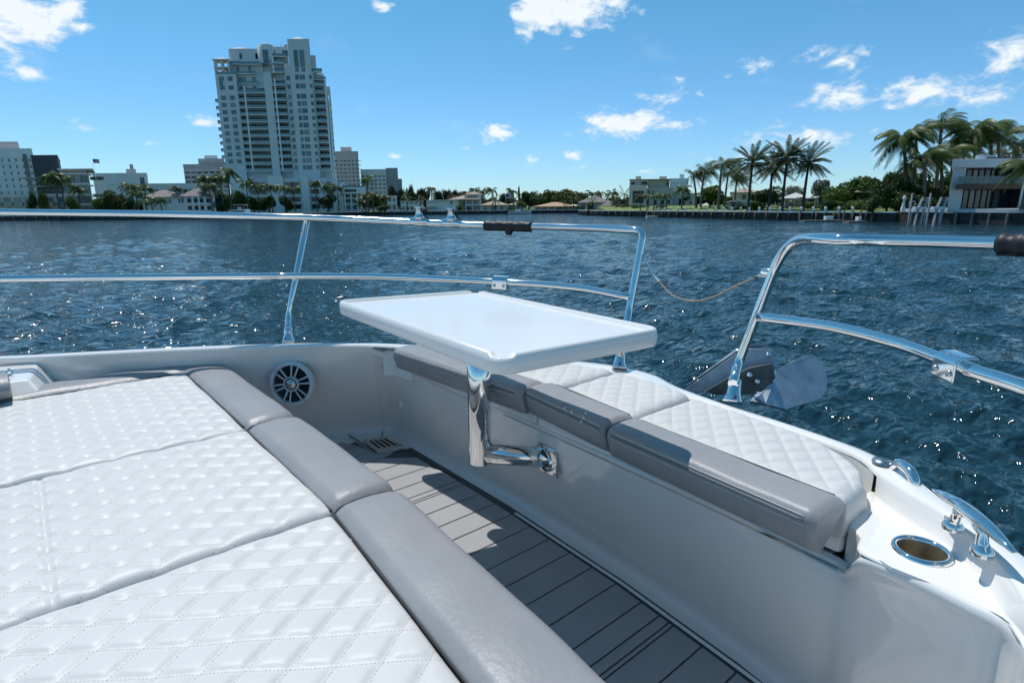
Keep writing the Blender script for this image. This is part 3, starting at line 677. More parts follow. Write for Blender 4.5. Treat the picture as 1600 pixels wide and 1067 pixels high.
ROOFG = mat('grey_tile_roof', (.20, .18, .17), .85, var=.12, vscale=1.5, bump=.5, bscale=6, bdist=.08)
ROOFO = mat('orange_tile_roof', (.46, .29, .19), .85, var=.12, vscale=1.5, bump=.5, bscale=6, bdist=.08)
ROOFW = mat('pale_roof', (.55, .53, .50), .8, var=.06, vscale=1)
MESHF = {}
def shared(key, fn):
    if key not in MESHF: MESHF[key] = free_mesh(fn())
    return MESHF[key]
def window_mesh(w, h, mull=1, glass=None, frame=None, t=.10):
    glass = glass or GLASS; frame = frame or WHITEP
    def fn():
        mb = MB(); b = min(.055, w * .05)
        mb.box(b, w - b, -.012, .0, b, h - b, 1)
        mb.box(0, b, -t, 0, 0, h, 0); mb.box(w - b, w, -t, 0, 0, h, 0); mb.box(b, w - b, -t, 0, 0, b, 0); mb.box(b, w - b, -t, 0, h - b, h, 0)
        for i in range(mull): x = w * (i + 1) / (mull + 1); mb.box(x - b * .35, x + b * .35, -t * .7, 0, b, h - b, 0)
        return mb.build('window', [frame, glass])
    return shared(('w', round(w, 2), round(h, 2), mull, glass.name, frame.name), fn)
def windows(root, w, h, xs, zs, mull=1, glass=None, frame=None, y=0.0, name='window'):
    me = window_mesh(w, h, mull, glass, frame)
    for z in zs:
        for x in xs: link(name, me, root, loc=(x - w / 2, y - .003, z - h / 2))
def hip_roof(mb, x0, x1, y0, y1, z, h, over=.6, m=0, soffit=None):
    x0 -= over; x1 += over; y0 -= over; y1 += over; d = min(x1 - x0, y1 - y0) / 2; yc = (y0 + y1) / 2; xc = (x0 + x1) / 2
    if x1 - x0 >= y1 - y0: a, b = (x0 + d, yc, z + h), (x1 - d, yc, z + h)
    else: a, b = (xc, y0 + d, z + h), (xc, y1 - d, z + h)
    v = [(x0, y0, z), (x1, y0, z), (x1, y1, z), (x0, y1, z), a, b, (x0, y0, z - .2), (x1, y0, z - .2), (x1, y1, z - .2), (x0, y1, z - .2)]
    if x1 - x0 >= y1 - y0: f = [(0, 1, 5, 4), (1, 2, 5), (2, 3, 4, 5), (3, 0, 4)]
    else: f = [(0, 1, 4), (1, 2, 5, 4), (2, 3, 5), (3, 0, 4, 5)]
    return mb.add(v, f + [(6, 7, 1, 0), (7, 8, 2, 1), (8, 9, 3, 2), (9, 6, 0, 3), (9, 8, 7, 6)], m)
ALLB = []
class B:
    """a building whose front stands at distance Y; F(px,py) gives metres in its own frame"""
    def __init__(s, name, label, px0, Y, cat='building', zb=GL, group=None, pyref=320):
        s.Y, s.zb, s.x0, s.ref = Y, zb, cx(px0, pyref, Y), pyref
        s.root = empty(name, c2w(s.x0, Y, zb), R(YAW), label=label, cat=cat, group=group); ALLB.append(s)
    def x(s, px, py=None): return cx(px, s.ref if py is None else py, s.Y) - s.x0
    def z(s, py, px=None): return cz(px if px is not None else 0, py, s.Y) - s.zb
    def Z(s, px, py): return cz(px, py, s.Y) - s.zb
    def wall(s, px0, px1, pyt, depth, mat_, y0=0.0, z0=-1.0, name='wall', bevel=0, pyb=None):
        pm_ = (px0 + px1) / 2; zt = s.Z(pm_, pyt); z0 = z0 if pyb is None else s.Z(pm_, pyb)
        mb = MB(); mb.box(s.x(px0), s.x(px1), y0, y0 + depth, z0, zt); return mb.build(name, mat_, s.root, bevel=bevel, seg=1)
    def win(s, px0, px1, pyt, pyb, mull=1, glass=None, frame=None, y=0.0, name='window'):
        pm_ = (px0 + px1) / 2; zt, z0 = s.Z(pm_, pyt), s.Z(pm_, pyb); w = s.x(px1) - s.x(px0)
        return link(name, window_mesh(w, zt - z0, mull, glass, frame), s.root, loc=(s.x(px0), y - .003, z0))

# ---- the residential tower
T = B('residential_tower', 'tall white residential tower with stacked balconies and stepped top', 354, 270, pyref=252)
def tz(zy, zx=600): return T.Z(320 + zx / 3.556, 40 + zy / 3.556)
def tx(zx): return T.x(320 + zx / 3.556)          # columns are read on the row zoom-y 755
pitchf = (tz(398) - tz(790)) / 10
zrow = [tz(790) + pitchf * i for i in range(11)]     # window-centre heights, bottom up
rt = T.root
zsh = tz(268); xL, xR = tx(112), tx(697)
mb = MB(); mb.box(xL, tx(225), 0, 24, tz(870), zsh); mb.box(tx(225) + .003, tx(372), 2.4, 24, tz(870), tz(262)); mb.box(tx(372) + .003, tx(415), -1.0, 24, tz(870), tz(262))
mb.box(tx(415) + .003, tx(487), 2.2, 24, tz(870), tz(215)); mb.box(tx(487) + .003, tx(517), -.6, 24, tz(870), tz(215)); mb.box(tx(633), tx(643), -.5, 24, tz(870), tz(250)); mb.box(tx(643) + .003, xR, 2.4, 24, tz(870), tz(300))
mb.build('wall', STUCCOG, rt)
mb = MB(); mb.box(tx(517) + .003, tx(633) - .003, -2.0, 18, tz(870), tz(82)); mb.build('elevator_core', STUCCOG, rt)
mb = MB(); hip_roof(mb, tx(540), tx(612), -1, 8, tz(80), 1.7, over=.2); mb.build('roof', ROOFW, rt)
mb = MB(); mb.box(tx(195), tx(372), 3.4, 20, tz(262), tz(115)); mb.box(tx(372), tx(515), 4.0, 20, tz(262), tz(103)); mb.build('penthouse', STUCCOG, rt)
mb = MB(); mb.lathe([(3.6, tz(205)), (3.6, tz(100)), (3.4, tz(98)), (0, tz(98))], origin=(tx(395), 3.6, 0), n=28, smooth=True); mb.build('round_bay', STUCCOG, rt)
mb = MB(); hip_roof(mb, tx(205), tx(300), 4, 12, tz(112), 1.5, over=.2); mb.build('roof', ROOFW, rt)
# pergola on the left shoulder
mb = MB()
for x in (tx(112), tx(150), tx(185)):
    for y in (.3, 5): mb.box(x, x + .9, y, y + .9, zsh, tz(188))
mb.box(tx(110), tx(192), 0, 6.2, tz(232), tz(224)); mb.box(tx(108), tx(194), -.3, 6.5, tz(190), tz(182)); mb.build('pergola', STUCCOG, rt)
mb = MB(); hip_roof(mb, tx(110), tx(192), 0, 6, tz(182), 1.2, over=.3); mb.build('roof', ROOFW, rt)
# stepped right shoulder
mb = MB(); mb.box(tx(633), tx(662), 2, 18, tz(260), tz(160)); mb.box(tx(633), tx(700), 4, 20, tz(300), tz(258)); mb.box(tx(690), tx(725), 2, 12, tz(362), tz(335)); mb.build('stepped_block', STUCCOG, rt)
for (a, b, zy, d) in [(195, 260, 205, 1.5), (250, 372, 208, 1.2), (225, 330, 262, .6), (415, 500, 165, 1.2), (405, 500, 210, .5), (633, 690, 255, -.5), (640, 708, 300, -.2), (120, 225, 268, -.3)]:
    mb = MB(); mb.box(tx(a), tx(b), d, d + 3.5, tz(zy) - .25, tz(zy)); mb.box(tx(a), tx(b), d, d + .1, tz(zy), tz(zy) + 1.05, 1); mb.build('terrace', [STUCW, RAILG], rt)
# regular windows
ww = tx(158) - tx(130)
allrows = zrow + [tz(342), tz(293)]
windows(rt, ww, 1.9, [tx(144), tx(192)], allrows[1:], 2, GLASST)
windows(rt, 1.6, 1.9, [tx(505)], allrows[:], 1, GLASST, y=-.6)
windows(rt, 1.6, 2.1, [tx(552)], allrows, 0, GLASST, y=-2.0); windows(rt, 2.4, 2.1, [tx(580)], allrows, 1, GLASST, y=-2.0)
windows(rt, 1.3, 1.7, [tx(624)], allrows, 0, GLASST, y=-2.0)
windows(rt, 1.9, 6.8, [tx(556)], [tz(190)], 0, GLASST, y=-2.0); windows(rt, 2.2, 6.8, [tx(588)], [tz(190)], 1, GLASST, y=-2.0)
windows(rt, 1.7, 1.9, [tx(556), tx(590)], [tz(252)], 1, GLASST, y=-2.0)
windows(rt, 2.4, 5.6, [tx(395)], [tz(172)], 2, GLASST, y=-.05)
windows(rt, 1.2, 2.2, [tx(258), tx(345)], [tz(155), tz(160)], 0, GLASST, y=3.35)
windows(rt, 1.6, 2.2, [tx(455), tx(470)], [tz(195), tz(245)], 1, GLASST, y=2.1)
windows(rt, 1.6, 3.6, [tx(140)], [tz(312)], 1, GLASST, y=-.04)
windows(rt, 3.4, 2.2, [tx(255)], [tz(293), tz(342)], 3, GLASST, y=2.39); windows(rt, 1.6, 2.2, [tx(318)], [tz(293), tz(342)], 1, GLASST, y=2.39)
windows(rt, 1.5, 2.0, [tx(180), tx(235), tx(300)], [tz(228)], 1, GLASST, y=3.39); windows(rt, 2.6, 2.4, [tx(430), tx(500)], [tz(140)], 2, GLASST, y=3.99)
for zy_ in (315, 362):
    mb = MB(); mb.box(tx(228), tx(340), 1.4, 2.38, tz(zy_) - .2, tz(zy_)); mb.box(tx(228), tx(340), 1.4, 1.5, tz(zy_), tz(zy_) + 1.0, 1); mb.build('terrace', [STUCW, RAILG], rt)
# balconies: slab, glass rail and doors behind, one per floor and stack
def balcony_stack(x0, x1, zs, proj, wallY, posts=(), doors=True):
    w = x1 - x0
    def fn():
        m_ = MB(); m_.box(0, w, -proj, wallY, -.14, .14, 0); m_.box(.03, w - .03, -proj + .02, -proj + .10, .16, 1.15, 1)
        if doors: m_.box(.25, w - .25, wallY - .06, wallY - .01, .16, 2.45, 2); n = max(2, int(w / 1.3))
        if doors:
            for i in range(n + 1): x = .25 + (w - .5) * i / n; m_.box(x - .05, x + .05, wallY - .13, wallY - .02, .16, 2.45, 0)
        for p in posts: m_.box(p * w - .35, p * w + .35, -proj - .06, -proj + .6, .14, pitchf - .14, 0)
        return m_.build('balcony', [STUCW, RAILG, SHADE])
    me = shared(('b', round(w, 2), proj, wallY), fn)
    for z in zs: link('balcony', me, rt, loc=(x0, 0, z))
zb_ = [z - 1.35 for z in zrow] + [zrow[10] + pitchf - 1.3, zrow[10] + 2 * pitchf - 1.2]
balcony_stack(tx(225) + .02, tx(372) - .02, zb_[:12], 1.1, 2.4, posts=(.26,))
balcony_stack(tx(415) + .02, tx(487) - .02, zb_ + [tz(262), tz(210)], 1.1, 2.2, posts=(.2,))
balcony_stack(tx(643) + .02, xR + .6, zb_, 1.0, 2.4, posts=(.95,))
balcony_stack(xR + 1.0, tx(727), [z + .3 for z in zb_[:10]], .6, 1.6, posts=(.35,), doors=False)
balcony_stack(xL - 1.4, xL - .02, zb_[:11], -1.0, 3.4, doors=False)
mb = MB()
for x in (tx(703), tx(717)): mb.box(x, x + .8, 0, .8, tz(870), tz(345))
mb.build('column', STUCW, rt)
mb = MB(); mb.tube([(tx(415), 8, tz(112)), (tx(415), 8, tz(45))], .06, n=5); mb.tube([(tx(480), 8, tz(100)), (tx(480), 8, tz(65))], .08, n=5)
mb.box(tx(498), tx(515), 5, 9, tz(118), tz(88)); mb.build('rooftop_equipment', GREYM, rt)

# ---- podium
P_ = B('parking_podium', 'broad white parking podium at the foot of the residential tower', 362, 262, pyref=315)
pz = lambda zy: P_.Z(450, 40 + zy / 3.556)
pxx = lambda zx: P_.x(320 + zx / 3.556)
mb = MB(); mb.box(pxx(150), pxx(730), 1.2, 34, -1, pz(850)); mb.build('wall', STUCCOG, P_.root)
for (a, b, t_) in [(150, 250, 850), (360, 445, 835), (545, 585, 838), (640, 680, 862), (715, 745, 865)]:
    mb = MB(); mb.box(pxx(a), pxx(b), 0, 1.2, -1, pz(t_)); mb.build('pier', STUCW, P_.root)
for zy in (862, 905, 945, 985):
    mb = MB(); mb.box(pxx(250), pxx(720), .5, 1.25, pz(zy) - .5, pz(zy) + .3); mb.build('floor_band', STUCCOG, P_.root)
for zy in (885, 925, 968, 1008):
    for a in (262, 300, 455, 490, 595, 690): windows(P_.root, 3.4, 1.9, [pxx(a) + 1.7], [pz(zy)], 3, GLASS, GREYM, y=1.2)
Q_ = B('low_annex', 'low white annex with terrace canopy right of the tower podium', 531, 255, pyref=315)
q = lambda zx: Q_.x(320 + zx / 3.556)
qz = lambda zy: Q_.Z(550, 40 + zy / 3.556)
mb = MB(); mb.box(q(750), q(852), 1, 22, -1, qz(930)); mb.build('wall', STUCCOG, Q_.root)
mb = MB(); mb.box(q(745), q(895), -.6, 20, qz(935), qz(900)); mb.build('roof_slab', STUCW, Q_.root)
mb = MB(); mb.box(q(765), q(885), -.5, -.4, qz(900), qz(888)); mb.build('glass_railing', RAILG, Q_.root)
for zy in (945, 975, 1010): windows(Q_.root, 3.0, 1.7, [q(770) + 1.5, q(800) + 1.5, q(828) + 1.5], [qz(zy)], 2, GLASS, y=1)
for x in (775, 810, 845): mb = MB(); mb.box(q(x), q(x) + .7, .2, .99, -1, qz(936)); mb.build('column', STUCW, Q_.root)
mb = MB(); hip_roof(mb, q(750), q(800), 0, 8, qz(890), 1.6, over=.1); mb.build('awning', STUCW, Q_.root)
windows(Q_.root, 1.4, 1.2, [q(790), q(808), q(822), q(838)], [qz(918)], 0, GLASS, y=-.61)

# ---- blocks with a regular window grid
def block(name, label, px0, px1, pyt, Y, depth, wallm, cols, rows, wfrac=(.55, .5), ztop=.12, zbot=0.0, mull=1, glass=None, frame=None, bands=True, cat='building', parapet=True, pyb=None):
    b = B(name, label, px0, Y, cat=cat, pyref=(pyt + 320) / 2); W = b.x(px1); H = b.Z((px0 + px1) / 2, pyt)
    mb = MB(); mb.box(0, W, 0, depth, -1, H); mb.build('wall', wallm, b.root)
    if parapet: mb = MB(); mb.box(-.12, W + .12, -.12, depth + .12, H - .5, H + .12); mb.build('parapet', wallm, b.root)
    h0 = zbot * H; fh = (H * (1 - ztop) - h0) / rows; cw = W / cols
    for r_ in range(rows): windows(b.root, cw * wfrac[0], fh * wfrac[1], [cw * (i + .5) for i in range(cols)], [h0 + fh * (r_ + .5)], mull, glass, frame)
    if bands:
        for r_ in range(rows + 1):
            mb = MB(); mb.box(-.05, W + .05, -.22, 0.0, h0 + fh * r_ - .12, h0 + fh * r_ + .12); mb.build('floor_band', STUCW if wallm is not GREYD2 else wallm, b.root)
    return b, W, H
b, W, H = block('apartment_block', 'pinkish beige apartment tower just right of the tall white tower', 513, 562, 237, 380, 30, PINK, 8, 13, (.5, .45))
mb = MB(); mb.box(W * .45, W * .8, 4, 16, H, H + 3); mb.build('rooftop_box', PINK, b.root)
mb = MB(); mb.box(W * .02, W * .2, 2, 12, H, H + 5); mb.build('rooftop_box', PINK, b.root)
for r_ in range(12): mb = MB(); mb.box(W - .01, W + 1.4, .5, 3, H * .07 * (r_ + 1), H * .07 * (r_ + 1) + .25); mb.build('balcony', STUCW, b.root)
b, W, H = block('apartment_block', 'white stepped apartment block at the right end of the high rises', 565, 604, 265, 400, 26, STUCCO, 6, 9, (.6, .45))
mb = MB(); mb.box(W + .01, W + 8, 2, 20, -1, H + 1.0); mb.build('stair_tower', GREYM, b.root); mb = MB(); mb.box(W + 8.01, W + 10.5, 3, 18, -1, H - 6); mb.build('low_wing', GREYM, b.root)
b, W, H = block('condominium_block', 'grey condominium with wide window bands left of the tall tower', 290, 358, 257, 330, 26, GREYM, 7, 9, (.72, .55), mull=2)
mb = MB(); mb.box(W * .35, W * .95, 3, 20, H, H + 3.2); mb.build('rooftop_box', GREYM, b.root)
mb = MB(); mb.box(W * .5, W * .8, 4, 12, H + 3.2, H + 5); mb.build('rooftop_box', STUCCO, b.root)
b, W, H = block('hotel_building', 'white hotel slab with pinkish roof box at the left edge', -40, 57, 233, 235, 30, STUCCO, 9, 9, (.28, .5), bands=True)
mb = MB(); mb.box(W * .42, W * .80, 3, 18, H, H + 3.0); mb.build('rooftop_box', PINK, b.root)
mb = MB(); mb.box(W * .84, W * .9, -.3, .0, 3, H - 2); mb.build('stair_glazing', GLASS, b.root)
b, W, H = block('office_block', 'charcoal clad block beside the white hotel', 55, 96, 243, 228, 24, GREYD2, 4, 6, (.5, .3), ztop=.45, bands=False, frame=GREYD2)
for r_ in range(4): mb = MB(); mb.box(-6, .5 * W, -1.6, 0, 4 + r_ * 3.1, 4.4 + r_ * 3.1); mb.build('balcony', GREYM, b.root)
b, W, H = block('office_block', 'glass fronted building with thin projecting roof behind the large palm', 98, 139, 266, 215, 20, GREYM, 4, 4, (.9, .68), ztop=.08, mull=2, glass=GLASST, frame=GREYD2)
mb = MB(); mb.box(-.8, W + 2.5, -1.2, 21, H + .1, H + .45); mb.build('roof_slab', STUCCO, b.root)
for r_ in range(4): mb = MB(); mb.box(W + .01, W + 1.6, 0, 8, H * (r_ + .6) / 4, H * (r_ + .6) / 4 + .3); mb.build('balcony', STUCCO, b.root)
b, W, H = block('white_commercial_building', 'long blank white building with a row of tiny windows', 148, 233, 271, 290, 40, STUCCO, 10, 1, (.16, .05), zbot=.55, bands=False, mull=0)
mb = MB(); mb.box(W * .62, W * .80, 4, 14, H, H + 2.2); mb.box(W * .70, W * .76, 5, 10, H + 2.2, H + 4.5); mb.build('rooftop_box', GREYM, b.root)
windows(b.root, 6, 1.6, [W * .06, W * .09], [H * .45, H * .88], 1, GLASST); windows(b.root, 2.2, 3.6, [W * .9], [H * .8], 1, GLASST)
b, W, H = block('low_strip_building', 'low building with a continuous window strip behind the white villa', 233, 312, 287, 285, 20, STUCCO, 9, 3, (.86, .5), glass=GLASST, mull=3)
b, W, H = block('waterfront_apartments', 'two storey cream apartments with green glass fronts on the left bank', -30, 103, 304, 186, 14, BEIGEL, 8, 2, (.72, .68), ztop=.06, glass=GLASST, mull=2)
for i in range(8): mb = MB(); mb.box(W * i / 8 + .3, W * (i + .85) / 8, -1.2, -.02, H * .5 - .15, H * .5 + .9); mb.build('balcony', RAILG, b.root)

# white villa
b = B('white_villa', 'white two storey villa with hip roof and open loggias on the left bank', 222, 182)
W = b.x(337); H = b.Z(280, 307)
mb = MB(); mb.box(0, b.x(290), 2, 14, -1, H - .1); mb.box(b.x(290) - .01, W, 1.2, 13, -1, H); mb.build('wall', STUCW, b.root)
mb = MB(); hip_roof(mb, 0, b.x(292), 2, 14, H - .1, 2.3); mb.build('roof', ROOFG, b.root); mb = MB(); hip_roof(mb, b.x(285), W, 1.0, 13, H + .02, 2.8); mb.build('roof', ROOFG, b.root)
for (x0, x1) in ((293, 300), (303, 310), (312, 319), (323, 333)):
    for (t_, bb_) in ((310, 317), (322, 328)): b.win(x0, x1, t_, bb_, 0, SHADE, y=1.2, name='loggia_shade')  # flat dark panes stand in for the shade inside the loggias
for x_ in (291, 301.5, 311, 321, 335): mb = MB(); mb.box(b.x(x_), b.x(x_) + .35, .3, .65, -1, H); mb.build('column', STUCW, b.root)
mb = MB(); mb.box(b.x(290), W, .2, 1.19, b.Z(310, 320), b.Z(310, 318)); mb.build('balcony', STUCW, b.root)
for x_ in (279, 284): b.win(x_, x_ + 3.5, 310, 317, 0, GLASS, y=2)
for x_ in (232, 246, 262): b.win(x_, x_ + 6, 311, 318, 1, GLASS, y=2)
mb = MB()
for i in range(36): x = b.x(226) + i * .55; mb.box(x, x + .10, -4, -3.9, .0, 1.0)
mb.box(b.x(226), b.x(226) + 20, -4.02, -3.88, 1.0, 1.1); rl = mb.build('garden_railing', WHITEP); rl.location = b.root.location; rl.rotation_euler.z = R(YAW); tag(rl, 'white baluster railing on the bank before the villa', 'railing')

# row of white two storey apartments
def flats(label, p0, p1, pt, Y, wm, cols, blank=0):
    b = B('white_apartments', label, p0, Y); W = b.x(p1); H = b.Z((p0 + p1) / 2, pt)
    mb = MB(); mb.box(0, W, 0, 12, -1, H); mb.build('wall', wm, b.root)
    mb = MB(); mb.box(-.3, W + .3, -.9, 12.3, H, H + .3); mb.build('roof', ROOFW, b.root)
    Wc = W - blank
    for r_ in range(2): windows(b.root, Wc / cols * .62, H * .27, [Wc / cols * (i + .5) for i in range(cols)], [H * (.25 + .48 * r_)], 2, GLASS)
    mb = MB(); mb.box(.1, Wc, -1.1, -.01, H * .5 - .12, H * .5 + .12); mb.box(.1, Wc, -1.1, -1.0, H * .5 + .12, H * .5 + 1.0); mb.build('gallery', STUCW, b.root)
    for i in range(cols + 1): mb = MB(); mb.box(max(.1, Wc / cols * i - .15), Wc / cols * i + .15, -1.35, -1.11, -1, H); mb.build('post', STUCW, b.root)
    if blank: windows(b.root, 1.1, 1.3, [W - blank * .35], [H * .78], 0, GLASS)
    return b
flats('white two storey apartments at the left of the far shore', 605, 620, 307, 245, STUCW, 2)
flats('beige white two storey apartments with dark galleries, second block', 626, 661, 315, 243, STUCCO, 5)
flats('white two storey apartments ending in a blank bluish white wall', 666, 717, 313.5, 240, STUCW, 4, blank=8.5)
b = B('two_storey_house', 'two storey house with tan tiled roof and glazed terraces', 700, 246)
W = b.x(752); mb = MB(); mb.box(b.x(727), W, 0, 14, -1, b.Z(735, 304)); mb.box(0, b.x(727) - .01, 3, 14, -1, b.Z(710, 312)); mb.build('wall', STUCCO, b.root)
mb = MB(); hip_roof(mb, b.x(729), b.x(750), 0, 10, b.Z(740, 304), 1.2, over=.9); mb.build('roof', ROOFT, b.root)
mb = MB(); hip_roof(mb, b.x(703), b.x(749), -2, 14, b.Z(730, 311.5), 1.8, over=.6); mb.build('roof', ROOFT, b.root)
b.win(729, 748, 313, 319, 4, GLASS); b.win(729, 748, 322, 330, 4, GLASST); b.win(731, 746, 305, 308.5, 3, GLASS)
mb = MB(); mb.box(b.x(727), W + .5, -2, -.01, b.Z(740, 321.5), b.Z(740, 320)); mb.build('balcony', STUCW, b.root)
for x_ in (728, 738, 750): mb = MB(); mb.box(b.x(x_), b.x(x_) + .4, -1.9, -1.5, -1, b.Z(740, 312)); mb.build('column', STUCW, b.root)
def ranch(label, p0, p1, pe, pk, Y, wm, rm, doors, posts=0):
    b = B('ranch_house', label, p0, Y, cat='house'); W = b.x(p1); H = b.Z((p0 + p1) / 2, pe)
    mb = MB(); mb.box(0, W, 0, 13, -1, H); mb.build('wall', wm, b.root)
    mb = MB(); hip_roof(mb, 0, W, -1, 13, H + .01, b.Z((p0 + p1) / 2, pk) - H, over=.8); mb.build('roof', rm, b.root)
    for (a, c, t_, bt, mu) in doors: b.win(a, c, t_, bt, mu, GLASS)
    for i in range(posts): mb = MB(); x = W * i / (posts - 1); mb.box(x - .15, x + .15, -1.3, -1.05, -1, H - .2); mb.build('post', STUCW, b.root)
    return b
ranch('single storey house with tan hip roof beside the flagpole', 752, 794, 320.5, 313, 243, STUCCO, ROOFT, [(764, 776, 322, 329, 4), (779, 787, 322, 329, 3), (755, 761, 323, 328, 1)], 4)
ranch('small tan roofed house behind the docked white boat', 795, 818, 320.5, 315, 248, BEIGEL, ROOFT, [(800, 812, 323, 329, 3)], 3)
ranch('long low house with pale orange tiled roof', 836, 899, 322.5, 316, 242, BEIGEL, ROOFO, [(845, 853, 324, 329, 2), (857, 865, 324, 329, 2), (869, 880, 324, 329, 3), (885, 892, 324, 329, 2)], 7)
ranch('white house with steep dark grey roof and glazed front', 904, 955, 316.5, 305, 240, STUCW, ROOFG, [(908, 914, 319, 330, 1), (918, 932, 319, 330, 3), (937, 950, 319, 330, 3)], 5)
ranch('low white house behind the lawn corner, left of the beige house', 940, 958, 322, 315, 186, STUCW, ROOFG, [(943, 948, 324, 329, 1), (950, 955, 324, 329, 1)])
# beige modern house
b = B('beige_modern_house', 'beige modern house with flat roofs and square chimneys above the lawn', 983, 178, cat='house', pyref=305)
mb = MB(); mb.box(b.x(983), b.x(1010), 0, 12, -1, b.Z(996, 289.5)); mb.build('portal_frame', BEIGEL, b.root)
mb = MB(); mb.box(b.x(1010) + .01, b.x(1052), 1.6, 14, -1, b.Z(1030, 293)); mb.build('wall', BEIGE, b.root)
mb = MB(); mb.box(b.x(983), b.x(1012), 1.5, 12, b.Z(996, 289.5), b.Z(996, 281)); mb.box(b.x(1012) + .01, b.x(1040), 2.5, 13, b.Z(1030, 293), b.Z(1030, 280)); mb.box(b.x(1040) + .01, b.x(1046), 4, 12, b.Z(1030, 293), b.Z(1030, 282)); mb.build('upper_storey', BEIGE, b.root)
for (a, c) in ((992, 1000.5), (1029.5, 1041)): mb = MB(); mb.box(b.x(a), b.x(c), 3, 6, b.Z(a, 283), b.Z(a, 275)); mb.build('chimney', BEIGEL, b.root)
mb = MB(); mb.box(b.x(982), b.x(1048), 1.0, 13, b.Z(1010, 280.6), b.Z(1010, 279.8)); mb.build('roof_slab', BEIGE, b.root)
b.win(988, 1006, 298, 318, 3, GLASS); b.win(1001, 1011, 283, 289, 2, GLASS, y=1.5); b.win(985, 991, 284, 289, 1, GLASS, y=1.5)
for x_ in (1012, 1018.5): b.win(x_, x_ + 3.5, 297.5, 306, 0, GLASS, y=1.6)
for x_ in (1010, 1022, 1034, 1043): b.win(x_, x_ + 5, 312, 320, 0, GLASS, y=1.6)
b.win(1041, 1045, 284, 290, 0, GLASS, y=4)
mb = MB(); mb.box(b.x(1052) + .01, b.x(1062), 2.5, 14, -1, b.Z(1057, 297)); mb.build('side_wing', GREYM, b.root)
b, W, H = block('low_white_annex', 'long pale garden annex right of the beige house', 1047, 1086, 303, 190, 14, BEIGEL, 3, 1, (.3, .3), bands=False)
b, W, H = block('apartment_block', 'hazy distant white condominium above the beige house annex', 1046, 1075, 279, 900, 30, STUCCO, 8, 9, (.5, .45), bands=False)
mb = MB(); mb.box(W * .5, W * .75, 3, 20, H, H + 6); mb.build('rooftop_box', STUCCO, b.root)
ranch('white house with brown roof glimpsed behind the date palms', 1144, 1180, 301, 293, 148, STUCW, ROOFT, [(1158, 1165, 304, 312, 1)])
ranch('small white garden shed behind the seawall lawn', 1139, 1152, 316, 312.5, 126, STUCW, ROOFG, [(1142, 1149, 318, 323, 1)])
ranch('pale grey roofed house behind the grey shrubs', 1222, 1262, 310, 301, 140, STUCW, ROOFW, [(1228, 1234, 312, 318, 1)])
ranch('pale roofed house behind the bright hedge', 1272, 1304, 309, 302, 138, STUCW, ROOFW, [(1280, 1286, 311, 317, 1)])
ranch('tan gabled house peeking over the bright trees', 1338, 1374, 300, 291, 118, BEIGE, ROOFT, [(1346, 1354, 302, 308, 1)])

# ---- the white modern house on the right
CLEARR = mat('clear_rail', (.10, .19, .22), .05, spec=.9); CLEARR.node_tree.nodes['Principled BSDF'].inputs['Alpha'].default_value = .45
WH = B('white_modern_house', 'white modern house with tall dark glass fronts beside the palms', 1484, 78, cat='house', zb=1.95, pyref=300)
r_ = WH.root; HT = WH.Z(1540, 249); W = WH.x(1640); zc_ = WH.Z(1540, 291.5)
FR = MB(); FR.box(0, WH.x(1504.5), 0, 12, -.6, HT - 1.05); FR.box(WH.x(1595), W, 0, 12, -.6, HT - 1.05); FR.box(-.25, W, -.5, 12.2, HT - 1.05, HT); FR.build('white_frame', mat('house_white', (.62, .62, .61), .7, var=.05, vscale=.5), r_, bevel=.03, seg=1)
mb = MB(); mb.box(WH.x(1504.5), WH.x(1595), 2.5, 12, -.6, HT - 1.05); mb.build('inner_wall', GREYD2, r_)
mb = MB(); mb.box(WH.x(1493.5), WH.x(1594), -.9, 2.45, zc_ - .35, zc_ + .32); mb.build('timber_band', mat('brown_timber', (.10, .055, .035), .6, var=.3, vscale=3), r_)
mb = MB(); mb.box(WH.x(1495), WH.x(1535), -.85, -.81, zc_ + .32, zc_ + 1.25); mb.box(WH.x(1535), WH.x(1594), -.85, -.81, zc_ + .32, zc_ + 1.25); mb.build('glass_railing', CLEARR, r_)
for lo, hi in ((0.02, zc_ - .36), (zc_ + .33, HT - 1.1)):
    x = WH.x(1505); n = 9; w = (WH.x(1594) - x) / n
    me = window_mesh(w - .04, hi - lo, 0, GLASS, GREYD2)
    for i in range(n): link('glass_panel', me, r_, loc=(x + i * w + .02, 2.46, lo))
mb = MB(); mb.box(WH.x(1516), WH.x(1549), 4, 8, HT, WH.Z(1530, 239)); mb.build('chimney', STUCW, r_)
mb = MB(); mb.box(WH.x(1533), WH.x(1600), 1.5, 11, HT, HT + .35); mb.build('roof_deck', GREYD2, r_)
mb = MB(); mb.box(WH.x(1592), WH.x(1620), 4, 8, HT, WH.Z(1600, 240)); mb.build('chimney', STUCW, r_)
